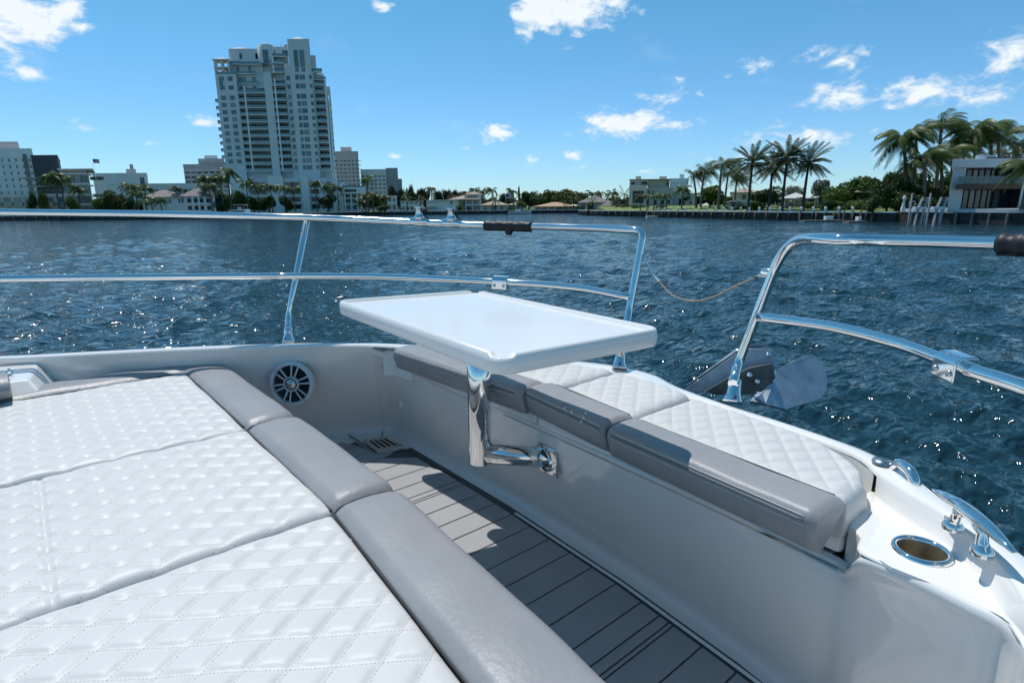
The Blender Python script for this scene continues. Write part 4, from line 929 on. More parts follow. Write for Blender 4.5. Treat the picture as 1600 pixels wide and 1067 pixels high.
# its dock
zd = cz(1500, 327.5, 72)
dk = empty('boat_dock', c2w(0, 0, 0), R(YAW), label='white capped dock and seawall before the white modern house', cat='dock')
edge = [(57.4, 87.2), (56.6, 83.4), (60.2, 71.6), (64.5, 62), (74, 44)]
mb, mc = MB(), MB(); inn = [(84, 46), (74, 64), (70, 74), (66, 92)]
mb.prism(edge + inn, -1.5, zd - .45); mc.prism([(a[0] - .12, a[1] - .05) for a in edge] + inn, zd - .45, zd)
mb.build('wall_face', CONCD, dk); mc.build('dock_cap', mat('pale_dock', (.50, .51, .52), .7, var=.1, vscale=.8), dk)
pl = None
for (a, b_) in zip(edge[1:-1], edge[2:]):
    L = math.hypot(b_[0] - a[0], b_[1] - a[1]); n = int(L / 2.0)
    for i in range(n):
        t = i / n; x, y = a[0] + (b_[0] - a[0]) * t - .3, a[1] + (b_[1] - a[1]) * t - .15
        if pl is None: m_ = MB(); m_.lathe([(.16, -1.4), (.16, zd - .5)], n=8); pl = m_.build('piling', CONC, dk); pl.location = (x, y, 0)
        else: link('piling', pl.data, dk, loc=(x, y, 0))
sheet('terrace', [(60.5, 80), (62, 74), (75, 50), (110, 50), (110, 110), (66, 100)], 1.95, mat('terrace_paving', (.42, .42, .41), .8, var=.1, vscale=1))
# boat lifts on the dock: two pairs of inclined twin beams
LIFTM = mat('lift_aluminium', (.30, .31, .32), .55, metal=.3, var=.1, vscale=6)
for (pa, pb, nm) in ((1433, 1444, 'left'), (1462, 1473, 'right')):
    Y = 75.5 if nm == 'left' else 73.5
    x0 = cx(pa, 328, Y); z0 = zd; xt = cx(pb, 309, Y) - x0; zt = cz(pb, 309, Y)
    lf = empty('boat_lift', c2w(x0, Y, z0), R(YAW), label='aluminium boat lift with raised inclined beams, ' + nm + ' one on the dock', cat='boat lift', group='boat lifts on the dock')
    for k, off in enumerate((0, .75)):
        m_ = MB(); m_.tube([(off - .7, -.9, -2.0), (off, -.2, .2), (xt + off, .2, zt - z0)], .14, n=6, smooth=False); m_.build('beam', LIFTM, lf)
    for t in (.25, .5, .75, .97):
        m_ = MB(); m_.box(xt * t - .1, xt * t + .85, .08, .2, (zt - z0) * t - .06, (zt - z0) * t + .06); m_.build('rung', LIFTM, lf)
    m_ = MB(); m_.box(-.35, 1.0, -.35, .45, .0, .35); m_.build('winch_box', WHITEP, lf)
    m_ = MB(); m_.lathe([(.11, -3), (.11, 1.9), (.0, 2.0)], origin=(-.75, .2, 0), n=8); m_.build('post', LIFTM, lf)
m_ = MB(); m_.lathe([(.28, 0), (.26, .5), (.16, .9), (.13, 1.5), (.2, 1.6), (.18, 1.95), (0, 2.1)], n=10); o = m_.build('dock_bollard', WHITEP); o.location = c2w(cx(1411, 325, 79), 79, zd - .3); tag(o, 'white figure like dock pedestal left of the boat lifts', 'dock pedestal')
m_ = MB(); m_.tube(fillet([(0, 0, 0), (0, 0, 1.0), (.7, 0, 1.0), (.7, 0, 0)], .2), .04, n=6); o = m_.build('dock_ladder', WHITEP); o.location = c2w(cx(1420, 325, 78), 78, zd); o.rotation_euler.z = R(YAW); tag(o, 'white arched ladder rail on the dock', 'ladder')
# floating docks along the lawn seawall
for (pa, pb, py, Y, lab) in ((1253, 1318, 342, 92, 'low dark floating dock with white locker below the lawn'), (1010, 1052, 338.5, 143, 'pale low jetty at the left end of the lawn seawall'), (1322, 1352, 343, 86.5, 'short floating dock carrying a white dock box')):
    a = c2w(cx(pa, py, Y), Y); f_ = empty('floating_dock', (a.x, a.y, 0), R(YAW), label=lab, cat='dock')
    w = cx(pb, py, Y) - cx(pa, py, Y); m_ = MB(); m_.box(0, w, -.8, .8, -.15, .28); m_.build('deck', CONC if Y < 100 else CAPC, f_)
    m_ = MB(); m_.box(w * .55, w * .72, -.4, .4, .28, .85); m_.build('dock_box', WHITEP, f_, bevel=.04)
    for x in (.1, w - .2): m_ = MB(); m_.lathe([(.12, -1.5), (.12, 1.9), (0, 1.95)], origin=(x, .9, 0), n=7); m_.build('piling', WOODD, f_)
# pergola pier across the bay
b = B('pergola_pier', 'dark timber pier on piles at the right end of the far shore', 918, 176, cat='pier', zb=0)
mb = MB(); W = b.x(942); mb.box(0, W, 0, 5, b.Z(930, 329.5), b.Z(930, 328)); mb.build('deck', WOODD, b.root)
mb = MB(); mb.box(W * .4, W, .4, 5, b.Z(930, 338), b.Z(930, 330)); mb.build('boat_house_wall', GREYD2, b.root)
for i in range(7): mb = MB(); x = W * i / 6 * .97; mb.box(x, x + .28, .05, .35, -1, b.Z(930, 329.5)); mb.build('pile', WOODD, b.root)
# fence behind the lawn
fa, fb = (47.2, 131), (61.8, 98)
f_ = empty('chain_link_fence', c2w(*fa, GL), 0, label='dark chain link fence behind the long lawn', cat='fence'); o = f_.location
p, q = Vector((0, 0, 0)), c2w(*fb, GL) - o; n = 16
m_ = MB(); wires = MB()
dirv = (q - p) / n; nrm = Vector((-dirv.y, dirv.x, 0)).normalized() * .02
for i in range(n + 1):
    m_ = MB(); c = p + dirv * i; m_.lathe([(.045, 0), (.045, 1.75), (0, 1.78)], origin=tuple(c), n=6); m_.build('post', GREYM, f_)
mb = MB()
for k in range(12): z = .1 + k * .145; e = [p - nrm, p + nrm, q + nrm, q - nrm]; mb.prism([(v.x, v.y) for v in e], z, z + .028)
L = (q - p).length
for k in range(int(L / .25)):
    c = p + (q - p) * (k * .25 / L); mb.box(c.x - .014, c.x + .014, c.y - .014, c.y + .014, .05, 1.74)
mb.build('wire_mesh', GREYD2, f_, kind='stuff')
m_ = MB(); c = p + (q - p) * .58; m_.box(c.x - .5, c.x + .5, c.y - .1, c.y - .05, 1.0, 1.6); m_.build('sign_panel', GREYM, f_)

# flagpoles with flags
RED, BLUE = mat('flag_red', (.45, .05, .05), .7), mat('flag_blue', (.04, .06, .25), .7)
def flag(label, px, pyb, pyt, Y, fw):
    b = empty('flagpole', c2w(cx(px, pyt, Y), Y, GL), R(YAW), label=label, cat='flagpole'); h = cz(px, pyt, Y) - GL
    m_ = MB(); m_.tube([(0, 0, 0), (0, 0, h)], [.09, .05], n=6); m_.build('pole', WHITEP, b)
    m_ = MB(); rows = [[(fw * i / 8, .15 * math.sin(i * 1.1), h - .15 - fw * .62 * j / 7 - .02 * i) for j in range(8)] for i in range(9)]
    m_.grid(rows, m=0)
    for k, f in enumerate(m_.f): i, j = k // 7, k % 7; m_.m[k] = 2 if (i < 3 and j < 4) else (0 if j % 2 == 0 else 1)
    m_.build('flag', [RED, WHITEP, BLUE], b, recalc=False)
flag('flagpole with striped flag between the white commercial building and the glass block', 144.5, 272, 248, 250, 2.6)
flag('slim flagpole with striped flag before the far ranch houses', 790, 320, 302, 236, 3.4)

# every building's side walls run along its own plan axis, not along the picture's
def skew_buildings():
    kids = {}
    for o in bpy.data.objects:
        if o.parent: kids.setdefault(o.parent.name, []).append(o)
    for b in ALLB:
        ch = kids.get(b.root.name, []); w = max([o.location.x + max([v.co.x for v in o.data.vertices] or [0]) for o in ch] or [0])
        k = (b.x0 + w / 2) / b.Y * .93; done = set()
        for o in ch:
            o.location.x += k * o.location.y
            if o.name.split('.')[0] in ('window', 'glass_panel', 'loggia_shade') or o.data.name in done: continue
            done.add(o.data.name)
            for v in o.data.vertices: v.co.x += k * v.co.y
skew_buildings()

# ================================================================== OTHER BOATS
def loft_hull(L, Bm, H, bowk=.55, n=14, sheer=.35, transom=.85):
    rows = []
    for i in range(n + 1):
        t = i / n; w = Bm / 2 * (transom + (1 - transom) * min(1, t * 3)) * (1 - max(0, (t - bowk) / (1 - bowk)) ** 2.2)
        zt = H + sheer * t * t; x = -L / 2 + L * t
        rows.append([(x, -w, zt), (x, -w * .93, zt * .45), (x - (L * .04 if t > .8 else 0) * t, -w * .6, .02), (x - .05 * L * t * t, 0, -.25), (x - (L * .04 if t > .8 else 0) * t, w * .6, .02), (x, w * .93, zt * .45), (x, w, zt)])
    return rows
def far_yacht(name, label, px, pyw, Y, L, heading, detail='cabin'):
    r_ = empty(name, c2w(cx(px, pyw, Y), Y, 0), R(YAW + heading), label=label, cat='boat')
    mb = MB(); rows = loft_hull(L, L * .3, L * .10, sheer=L * .035); mb.grid(rows, smooth=True)
    mb.add([q for q in rows[0]], [list(range(7))]); n = len(rows)
    dk_ = [r[0] for r in rows] + [r[6] for r in rows][::-1]; mb.add([(a[0], a[1] * .97, a[2] - .08) for a in dk_], [list(range(len(dk_)))])
    mb.build('hull', GEL, r_)
    if detail == 'cabin':
        s = L / 12
        m_ = MB(); pts = [(-4.2, 0), (2.6, 0), (.9, 1.35), (-4.0, 1.5)]
        m_.add([(x * s, y * s, (1.35 + z) * s) for y in (-1.35, 1.35) for x, z in pts], [(0, 1, 2, 3), (4, 7, 6, 5), (0, 4, 5, 1), (1, 5, 6, 2), (2, 6, 7, 3), (3, 7, 4, 0)]); m_.build('cabin', GEL, r_, bevel=.08)
        m_ = MB(); m_.add([(x * s, y * s, (1.35 + z) * s) for y in (-1.38, 1.38) for x, z in [(-3.4, .55), (1.5, .45), (.8, 1.05), (-3.4, 1.15)]], [(0, 1, 2, 3), (4, 7, 6, 5), (0, 4, 5, 1), (1, 5, 6, 2), (2, 6, 7, 3), (3, 7, 4, 0)]); m_.build('side_window', GLASS, r_)
        m_ = MB(); m_.box(-3.6 * s, .2 * s, -1.25 * s, 1.25 * s, 4.15 * s, 4.3 * s); m_.build('hardtop', GEL, r_, bevel=.04)
        for x in (-3.4, .0):
            for y in (-1.1, 1.1): m_ = MB(); m_.tube([(x * s, y * s, 2.7 * s), (x * s * .95, y * s, 4.16 * s)], .05 * s, n=6); m_.build('hardtop_post', GEL, r_)
        m_ = MB(); m_.box(-1.8 * s, -.9 * s, -.5 * s, .5 * s, 2.85 * s, 3.5 * s); m_.build('helm_console', GEL, r_, bevel=.05)
    else:
        s = L / 8
        m_ = MB(); m_.box(-1.2 * s, .2 * s, -.5 * s, .5 * s, .8 * s, 1.6 * s); m_.build('console', GEL, r_, bevel=.05)
        m_ = MB(); m_.box(-1.8 * s, .8 * s, -.95 * s, .95 * s, 2.55 * s, 2.65 * s); m_.build('t_top', mat('teal_canvas', (.12, .38, .38), .8), r_)
        for x in (-1.4, .4):
            for y in (-.8, .8): m_ = MB(); m_.tube([(x * s, y * s, .7 * s), (x * s, y * s, 2.56 * s)], .04, n=6); m_.build('t_top_post', WHITEP, r_)
        for y in (-.5, .3): m_ = MB(); m_.box(-4.4 * s, -3.9 * s, y * s, (y + .35) * s, .3 * s, 1.5 * s); m_.build('outboard', BLACKM, r_, bevel=.04)
far_yacht('moored_yacht', 'white flybridge yacht moored on the left bank before the tower', 369, 333, 186, 11.5, 178)
far_yacht('center_console_boat', 'small open boat with teal top docked before the ranch houses', 812, 335, 224, 9, 4, 'open')

# ================================================================== OUR MOTOR YACHT (its own axes: +Y forward, +X starboard)
boat = empty('motor_yacht', (-1.2, 0, 0), label='white motor yacht bow deck in the foreground with bench seats and steel rails', cat='motor yacht')
OB = Vector((1.2, 0, 0))
def bb(mb, name, m, **kw):                           # build a part of the yacht from world coordinates
    o = mb.build(name, m, boat, **kw); o.location = OB; return o
outer = [(-3.95, -3.2), (-3.86, -1.6), (-3.62, -.6), (-3.375, -.13), (-3.19, .20), (-2.99, .553), (-2.75, .915), (-2.46, 1.245), (-2.10, 1.47), (-1.70, 1.655), (-1.45, 1.765), (-1.28, 1.775),
         (-1.155, 1.715), (-1.06, 1.672), (-.89, 1.640), (-.68, 1.618), (-.50, 1.585), (-.40, 1.54), (-.33, 1.485), (-.24, 1.395), (-.125, 1.300), (.10, 1.06), (.42, .60), (.80, 0.0), (1.10, -.8), (1.25, -1.8), (1.3, -3.2)]
odr = [.60] * 3 + [.62] * 4 + [.62] * 5 + [.615] + [.61] * 14
widths = [.06] * 3 + [.06, .06, .058, .056, .06, .07, .085, .10, .10, .085, .065, .055, .052, .055, .058, .062, .068, .085, .11, .15, .19, .22, .22, .22]
O3 = [Vector((a[0], a[1], dz(d))) for a, d in zip(outer, odr)]
I3 = []
for i, p in enumerate(O3):
    t = (O3[min(i + 1, len(O3) - 1)] - O3[max(i - 1, 0)]); t.z = 0; t.normalize(); n = Vector((t.y, -t.x, 0))      # inboard
    I3.append(p + n * widths[i])
for i_, q_ in {16: (-.49, 1.525), 17: (-.41, 1.452), 18: (-.336, 1.397), 19: (-.242, 1.335), 20: (-.142, 1.225), 21: (-.02, .985), 22: (.26, .50)}.items(): I3[i_] = Vector((q_[0], q_[1], O3[i_].z))
Oc = catmull(O3, 5); Ic = catmull(I3, 5)
# hull and gunwale cap in one skin: hull side up, rounded edge, cap, down the inside of the coaming
rows = []
for i, (o_, i_) in enumerate(zip(Oc, Ic)):
    n = (i_ - o_).normalized(); r0 = .018; fl = .24 * min(1, max(0, (-1.9 - o_.x) / .4))
    rows.append([Vector((o_.x, o_.y, 0)) + n * .55 - Vector((0, 0, .35)), Vector((o_.x, o_.y, .6)) + n * .30, Vector((o_.x, o_.y, 1.25)) + n * (.12 - fl), Vector((o_.x, o_.y, 1.55)) + n * (.07 - fl * 1.2), o_ + n * (.02 - fl * .5) + Vector((0, 0, -.25)), o_ + n * .0 + Vector((0, 0, -.05)),
                 o_ + n * .0 + Vector((0, 0, -r0)), o_ + n * r0 * .3 + Vector((0, 0, -r0 * .3)), o_ + n * r0, i_ - n * .010, i_ - n * .003 + Vector((0, 0, -.003)), i_ + Vector((0, 0, -.011))])
mb = MB(); mb.grid(rows, flip=True); bb(mb, 'hull', GEL, recalc=False)
# coaming face below the cap (shaded inner side)
def cdepth(o_): return 0
# interior loop: station = (x, y, top z, bottom x, bottom y)
ZF = dz(1.15)
loop = []
for i in range(0, len(I3) * 5):
    pass
port_top = [(v.x, v.y, v.z - .011) for v in I3[:8]]
st = []
for (x, y, z) in port_top[:-1]:
    st.append((x, y, z, x - .05, y + .03))
pc = I3[7]
st.append((-2.425, 1.195, dz(.631), -2.57, 1.225))
mb = MB()
def face_rows(st, fil=.05, midf=None):
    rows = []
    for (x, y, z, xb, yb) in st:
        a, b_ = Vector((x, y, z)), Vector((xb, yb, ZF)); rows.append((a, b_))
    out = []
    for i, (a, b_) in enumerate(rows):
        p0, p1 = rows[max(i - 1, 0)], rows[min(i + 1, len(rows) - 1)]
        t = (p1[0] - p0[0]); t.z = 0; t.normalize(); n = Vector((t.y, -t.x, 0))
        r = []
        e = a.lerp(b_, .90)
        if midf:
            mz = dz(.80); my = midf(a.x); m1 = a.lerp(b_, (a.z - mz) / (a.z - b_.z))
            if my is not None: m1.y = my
            for k in range(4): r.append(a.lerp(m1, k / 4))
            for k in range(4): r.append(m1.lerp(e, k / 3))
        else:
            for k in range(6): r.append(a.lerp(b_, k / 5 * .90))
        for k in range(1, 6):
            th = k / 5 * math.pi / 2; r.append(Vector((e.x, e.y, ZF)) + n * (fil * (1 - math.cos(th))) + Vector((0, 0, (e.z - ZF) * (1 - math.sin(th)))))
        out.append(r)
    return out
stc = [tuple(v) for v in st]
A3 = [Vector((p.x, p.y, p.z - .011)) for p in Ic[:36]]; A3[-1] = Vector((-2.428, 1.19, dz(.631)))
B3 = [Vector((p.x - .12 - .10 * max(0, (i - 28) / 7), p.y + .07 + .07 * max(0, (i - 28) / 7), 0)) for i, p in enumerate(A3)]
mb.grid(face_rows([(a.x, a.y, a.z, b_.x, b_.y) for a, b_ in zip(A3, B3)]), flip=True)
bb(mb, 'port_coaming', GEL, recalc=False)
# bench front wall
bw = [(-2.432, 1.185, dz(.631), -2.655, 1.33), (-2.405, 1.24, dz(.66), -2.62, 1.385), (-2.36, 1.285, dz(.70), -2.52, 1.398), (-2.28, 1.302, dz(.718), -2.38, 1.398), (-2.0, 1.305, dz(.735), -2.0, 1.385), (-1.4, 1.300, dz(.745), -1.4, 1.372), (-.8, 1.275, dz(.748), -.8, 1.33), (-.46, 1.25, dz(.748), -.46, 1.275), (-.40, 1.243, dz(.747), -.40, 1.262),
      (-.375, 1.22, dz(.735), -.37, 1.245), (-.352, 1.185, dz(.69), -.345, 1.235), (-.33, 1.168, dz(.668), -.32, 1.225), (-.25, 1.158, dz(.662), -.25, 1.21), (-.16, 1.145, dz(.662), -.16, 1.185), (-.105, 1.134, dz(.662), -.11, 1.15), (-.078, 1.09, dz(.66), -.095, 1.09), (-.04, .96, dz(.655), -.08, .94)]
tail = [(.16, .62, dz(.65), .11, .62), (.5, .05, dz(.65), .45, .05), (.78, -.7, dz(.65), .74, -.7), (.9, -1.8, dz(.65), .86, -1.8), (.95, -3.2, dz(.65), .9, -3.2)]
bws = bw + tail
A3 = catmull([Vector(s_[:3]) for s_ in bws], 4); B3 = catmull([Vector((s_[3], s_[4], 0)) for s_ in bws], 4)
def lip(rows_, r=.014):
    out = []
    for i, row in enumerate(rows_):
        p0, p1 = rows_[max(i - 1, 0)][0], rows_[min(i + 1, len(rows_) - 1)][0]; t = p1 - p0; t.z = 0; t.normalize(); n = Vector((t.y, -t.x, 0))
        a = row[0]; out.append([a - n * r * 1.2 + Vector((0, 0, 0)), a - n * r * .35 + Vector((0, 0, -r * .12)), a + n * 0 + Vector((0, 0, -r * .5)), a + n * .002 + Vector((0, 0, -r * 1.4))] + row[1:])
    return out
def wmid(x):
    return None if x < -1.0 or x > -.13 else float(np.interp(x, [-1.0, -.7, -.5, -.40, -.33, -.25, -.18, -.13], [1.297, 1.270, 1.248, 1.233, 1.216, 1.194, 1.168, 1.146]))
frows = lip(face_rows([(a.x, a.y, a.z, b_.x, b_.y) for a, b_ in zip(A3, B3)], .04, wmid))
mb = MB(); mb.grid(frows, flip=True); bb(mb, 'bench_wall', GEL, recalc=False)
wall_top = [r[0] for r in frows]
# bench deck between wall and coaming; the starboard shelf beyond the hatch
def nearest(pts, x): return min(pts, key=lambda p: abs(p.x - x) + (0 if p.y > .9 else 9))
def inner_at(x):
    q = [p for p in Ic if p.y > 1.0]; return nearest(q, x)
dkr = []
for x in np.linspace(-2.47, -.42, 40):
    w_ = nearest([p for p in wall_top if p.y > 1.1], x); i_ = inner_at(x); base = dz(.735)
    dkr.append([Vector((x, w_.y, w_.z)), Vector((x, w_.y + .02, w_.z - .002)), Vector((x, w_.y + .03, base - .02)), Vector((x, max(i_.y - .03, w_.y + .05), base - .02)), Vector((x, max(i_.y - .008, w_.y + .06), base + .02)), Vector((x, max(i_.y - .002, w_.y + .06), i_.z - .03)), Vector((x, max(i_.y, w_.y + .06), i_.z - .011))])
mb = MB(); mb.grid(dkr, flip=False); bb(mb, 'bench_deck', GEL, recalc=False)
# hatch lids under the cushions
def lid(x0, x1, y0, yb0, yb1):
    mb = MB(); y0 = y0 + .012; mb.prism([(x0, y0), (x1, y0 - .01), (x1, yb1), (x0, yb0)], dz(.742), dz(.694)); bb(mb, 'seat_hatch', GEL, bevel=.012, seg=3)
lid(-2.18, -1.405, 1.284, 1.36, 1.60); lid(-1.395, -.995, 1.268, 1.6, 1.6); lid(-.985, -.402, 1.258, 1.57, 1.40)
mb = MB(); mb.prism([(-2.20, 1.325), (-1.4, 1.318), (-.80, 1.292), (-.44, 1.264), (-.44, 1.34), (-2.20, 1.37)], dz(.79), dz(.741)); bb(mb, 'hatch_gap', DARK)
# starboard shelf with ribbed non-skid
sh_out = []; 
shelf = [(-.392, 1.44), (-.352, 1.195), (-.33, 1.172), (-.25, 1.162), (-.16, 1.150), (-.112, 1.140), (-.085, 1.10)]
front = catmull([Vector((x, y, dz(.6625))) for x, y in shelf[1:]], 4)
ridge = [Vector((p.x, p.y, p.z - .011)) for p in Ic if p.x > -.385 and p.y > .95 and p.x < .05]
apex = Vector((-.385, 1.43, dz(.662)))
n_ = 26; rowsS = []
def resample(pts, n):
    d = [0]
    for a, b_ in zip(pts[:-1], pts[1:]): d.append(d[-1] + (b_ - a).length)
    out = []
    for k in range(n):
        s_ = d[-1] * k / (n - 1); j = min(len(d) - 2, max(0, int(np.searchsorted(d, s_) - 1))); t = (s_ - d[j]) / max(1e-9, d[j + 1] - d[j]); out.append(pts[j].lerp(pts[j + 1], t))
    return out
fr_ = resample([Vector((-.395, 1.415, dz(.664))), Vector((-.352, 1.20, dz(.664)))] + front[1:] + [Vector((-.03, .96, dz(.658))), Vector((.17, .62, dz(.652))), Vector((.51, .05, dz(.652)))], 170)
rg_ = resample([p for p in [Vector((q.x, q.y, q.z - .011)) for q in Ic] if p.x > -.415 and p.x < .62 and p.y > -.1], 170)
for a, b_ in zip(fr_, rg_):
    d = (b_ - a); d.z = 0; L = d.length; n = d / max(L, 1e-6); w2 = min(.018, L * .4)
    f0 = Vector((a.x, a.y, a.z)); e1 = b_ - n * w2; e1.z = a.z
    rowsS.append([f0 - n * .004 + Vector((0, 0, -.006)), f0] + [f0.lerp(e1, k / 16) for k in range(1, 16)] + [e1, e1 + n * w2 * .35 + Vector((0, 0, (b_.z - a.z) * .15)), e1 + n * w2 * .7 + Vector((0, 0, (b_.z - a.z) * .75)), b_])
cupc = on_drop(1440, 860, .660); cupc.z = dz(.6605)
mb = MB(); mb.grid(rowsS, flip=True)
keep = [i for i, f in enumerate(mb.f) if not (any((Vector(mb.v[k][:2]) - cupc.xy).length < .042 for k in f) and all(mb.v[k][2] < dz(.658) for k in f))]
mb.f = [mb.f[i] for i in keep]; mb.m = [mb.m[i] for i in keep]; mb.sm = [mb.sm[i] for i in keep]
bb(mb, 'side_shelf', GEL, recalc=False)
mb = MB(); tri = [on_drop(x, y, .6605) for x, y in ((1398, 778), (1352, 858), (1392, 884), (1470, 915), (1572, 948), (1530, 890), (1470, 822))]
hole = [Vector((cupc.x + .045 * math.cos(a), cupc.y + .045 * math.sin(a), 0)) for a in np.linspace(0, 2 * math.pi, 41)[:-1]]
ol = [Vector((p.x, p.y)) for p in tri]; cc_ = cupc.xy; ringp = []
for a_ in np.linspace(0, 2 * math.pi, 97)[:-1]:
    d_ = Vector((math.cos(a_), math.sin(a_))); best = None
    for p_, q_ in zip(ol, ol[1:] + ol[:1]):
        e_ = q_ - p_; den = d_.x * e_.y - d_.y * e_.x
        if abs(den) < 1e-9: continue
        w_ = p_ - cc_; t_ = (w_.x * e_.y - w_.y * e_.x) / den; s2 = (w_.x * d_.y - w_.y * d_.x) / den
        if t_ > 0 and -1e-6 <= s2 <= 1 + 1e-6 and (best is None or t_ > best): best = t_
    ringp.append([cc_ + d_ * .041, cc_ + d_ * max(.050, best or .050)])
mb.grid([[Vector((r_[0].x, r_[0].y, dz(.6622))), Vector((r_[1].x, r_[1].y, dz(.6622))), Vector((r_[1].x, r_[1].y, dz(.669)))] for r_ in ringp], closed_u=True, smooth=False)
bb(mb, 'nonskid_patch', RIB)
# end wall of the hatch recess
mb = MB(); mb.prism([(-.397, 1.266), (-.368, 1.240), (-.350, 1.218), (-.388, 1.43), (-.42, 1.50), (-.43, 1.42)], dz(.79), dz(.666)); bb(mb, 'recess_end', GEL, bevel=.006)
# floor under everything
mb = MB(); mb.prism([(-3.6, -3.2), (.9, -3.2), (.6, .0), (-.05, 1.2), (-.4, 1.42), (-2.45, 1.47), (-2.80, 1.42), (-3.1, 1.0), (-3.55, .4)], ZF - .06, ZF); bb(mb, 'deck_sole', GEL)
# foam planks, joints left open to the dark backing
mb = MB(); mb.prism([(-2.66, .42), (-.34, .42), (-.34, 1.205), (-.60, 1.250), (-1.0, 1.292), (-1.6, 1.322), (-2.355, 1.325), (-2.36, 1.16), (-2.60, 1.15)], ZF + .001, ZF + .006); bb(mb, 'mat_backing', EVAD)
def ytop(x): return float(np.interp(x, [-2.6, -2.3, -2.0, -1.6, -1.0, -.6, -.3], [1.10, 1.285, 1.298, 1.296, 1.268, 1.226, 1.19]))
xs = [-2.64, -2.535, -2.43] + [-2.325, -2.215, -2.105, -2.0, -1.905] + [-1.872, -1.855] + [-1.75, -1.645, -1.54, -1.43, -1.325, -1.22, -1.115, -1.01, -.905, -.835, ] + [-.80, -.785] + [-.69, -.585, -.48, -.385]
sk = [(-1.905, -1.872), (-.835, -.80)]
for a, b_ in zip(xs[:-1], xs[1:]):
    mb = MB(); g_ = .0028; y1 = ytop(a) - .012; y2 = ytop(b_) - .012
    if a < -2.4: y1 = min(y1, 1.15); y2 = min(y2, 1.155)
    elif a < -2.3: y1 = 1.155; y2 = 1.285
    mb.prism([(a + g_, .45), (b_ - g_, .45), (b_ - g_, y2)] + ([(-2.372, 1.285), (-2.392, 1.155)] if -2.44 < a < -2.42 else []) + [(a + g_, y1)], ZF + .003, ZF + .0115)
    bb(mb, 'deck_plank', EVA, bevel=.002, seg=2)
# sunlit strip between planks and wall, painted as a pale flat band
mb = MB(); rr_ = []
for x in np.linspace(-1.54, -.35, 30): y = ytop(x); rr_.append([Vector((x, y - .001, ZF + .0105)), Vector((x, y + .012, ZF + .0105))])
mb.grid(rr_); bb(mb, 'painted_sun_strip', NONSKID, recalc=False)
# floor drain with slots
mb = MB(); mb.prism([(p.x, p.y) for p in [on_drop(x, y, 1.134) for x, y in ((566, 686), (604, 681), (634, 697), (590, 706))]][::-1], ZF + .006, ZF + .016); bb(mb, 'drain_plate', STEELB, bevel=.004)
dq = [on_drop(x, y, 1.134) for x, y in ((566, 686), (604, 681), (634, 697), (590, 706))]
def dquad(u, v): return dq[0].lerp(dq[1], u).lerp(dq[3].lerp(dq[2], u), v)
for i in range(4):
    u = .16 + i * .19; mb = MB(); mb.prism([(p.x, p.y) for p in (dquad(u, .2), dquad(u + .09, .2), dquad(u + .09, .78), dquad(u, .78))], ZF + .0155, ZF + .0172); bb(mb, 'drain_slot', DARK)
mb = MB(); mb.tube(fillet([(-2.70, 1.16, ZF + .009), (-2.36, 1.165, ZF + .009), (-2.345, 1.29, ZF + .009), (-1.91, 1.302, ZF + .009)], .04), .0035, n=5); bb(mb, 'mat_seam', EVAD)
# sun pad base, side deck and port moulding
mb = MB(); mb.prism([(-3.17, -3.1), (-.1, -3.1), (-.1, .40), (-.55, .585), (-3.12, .62)], ZF, dz(.80)); bb(mb, 'sun_pad_base', GEL, bevel=.03, seg=3)
mb = MB(); mb.prism([(-3.85, -3.1), (-3.05, -3.1), (-3.02, .50), (-3.10, .52), (-3.32, .1), (-3.55, -.4)], dz(1.0), dz(.765)); bb(mb, 'side_deck', GEL, bevel=.01)
mb = MB(); mb.prism([(-3.44, -.10), (-3.30, -.12), (-3.12, .30), (-3.13, .37), (-3.20, .345)], dz(.80), dz(.690)); bb(mb, 'step_ledge', GEL, bevel=.012, seg=3)
m_ = MB(); z1, z0 = dz(.655), dz(.775)
m_.add([(-3.80, -1.6, z0), (-3.02, -1.6, z0), (-2.87, .020, z0), (-3.22, .055, z0), (-3.78, -1.6, z1), (-3.12, -1.6, z1), (-3.01, -.05, z1 - .01), (-3.26, -.01, z1)], [(0, 3, 2, 1), (4, 5, 6, 7), (0, 1, 5, 4), (1, 2, 6, 5), (2, 3, 7, 6), (3, 0, 4, 7)])
bb(m_, 'side_locker', GEL, bevel=.012, seg=3)
c = on_drop(15, 582, .655); m_ = MB(); m_.tube([c + Vector((-.03, 0, .004)), c + Vector((-.01, .0, .012)), c + Vector((.03, .0, .006))], .006, n=8); m_.lathe([(.014, 0), (.012, .008), (0, .01)], origin=tuple(c), n=12); bb(m_, 'locker_latch', STEEL)

# ---- speaker on the port coaming
sc = Vector((-2.70, .905, dz(.815))); sc = on_drop(455, 600, .805)
v = Vector((.73, -.68, .12)).normalized()
sp = empty('speaker', sc + OB); sp.parent = boat
sp.rotation_euler = v.to_track_quat('Z', 'Y').to_euler(); SPK = []
WPL = mat('speaker_plastic', (.66, .68, .70), .35)
def spp(mb, name, m, **kw): return mb.build(name, m, sp, **kw)
m_ = MB(); m_.lathe([(.104, -.03), (.104, .002), (.101, .008), (.094, .009), (.089, .004), (.087, -.01)], n=44); spp(m_, 'speaker_ring', WPL)
m_ = MB(); m_.lathe([(.088, -.012), (.05, -.03), (.02, -.035), (0, -.035)], n=30); spp(m_, 'speaker_cone', mat('speaker_cone', (.02, .028, .035), .35))
m_ = MB(); m_.lathe([(.0, .018), (.014, .016), (.022, .010), (.026, .004), (.028, -.01)], n=24); spp(m_, 'tweeter', STEELB)
m_ = MB(); m_.lathe([(.029, .004), (.036, .006), (.036, -.01)], n=24); spp(m_, 'tweeter_ring', WPL)
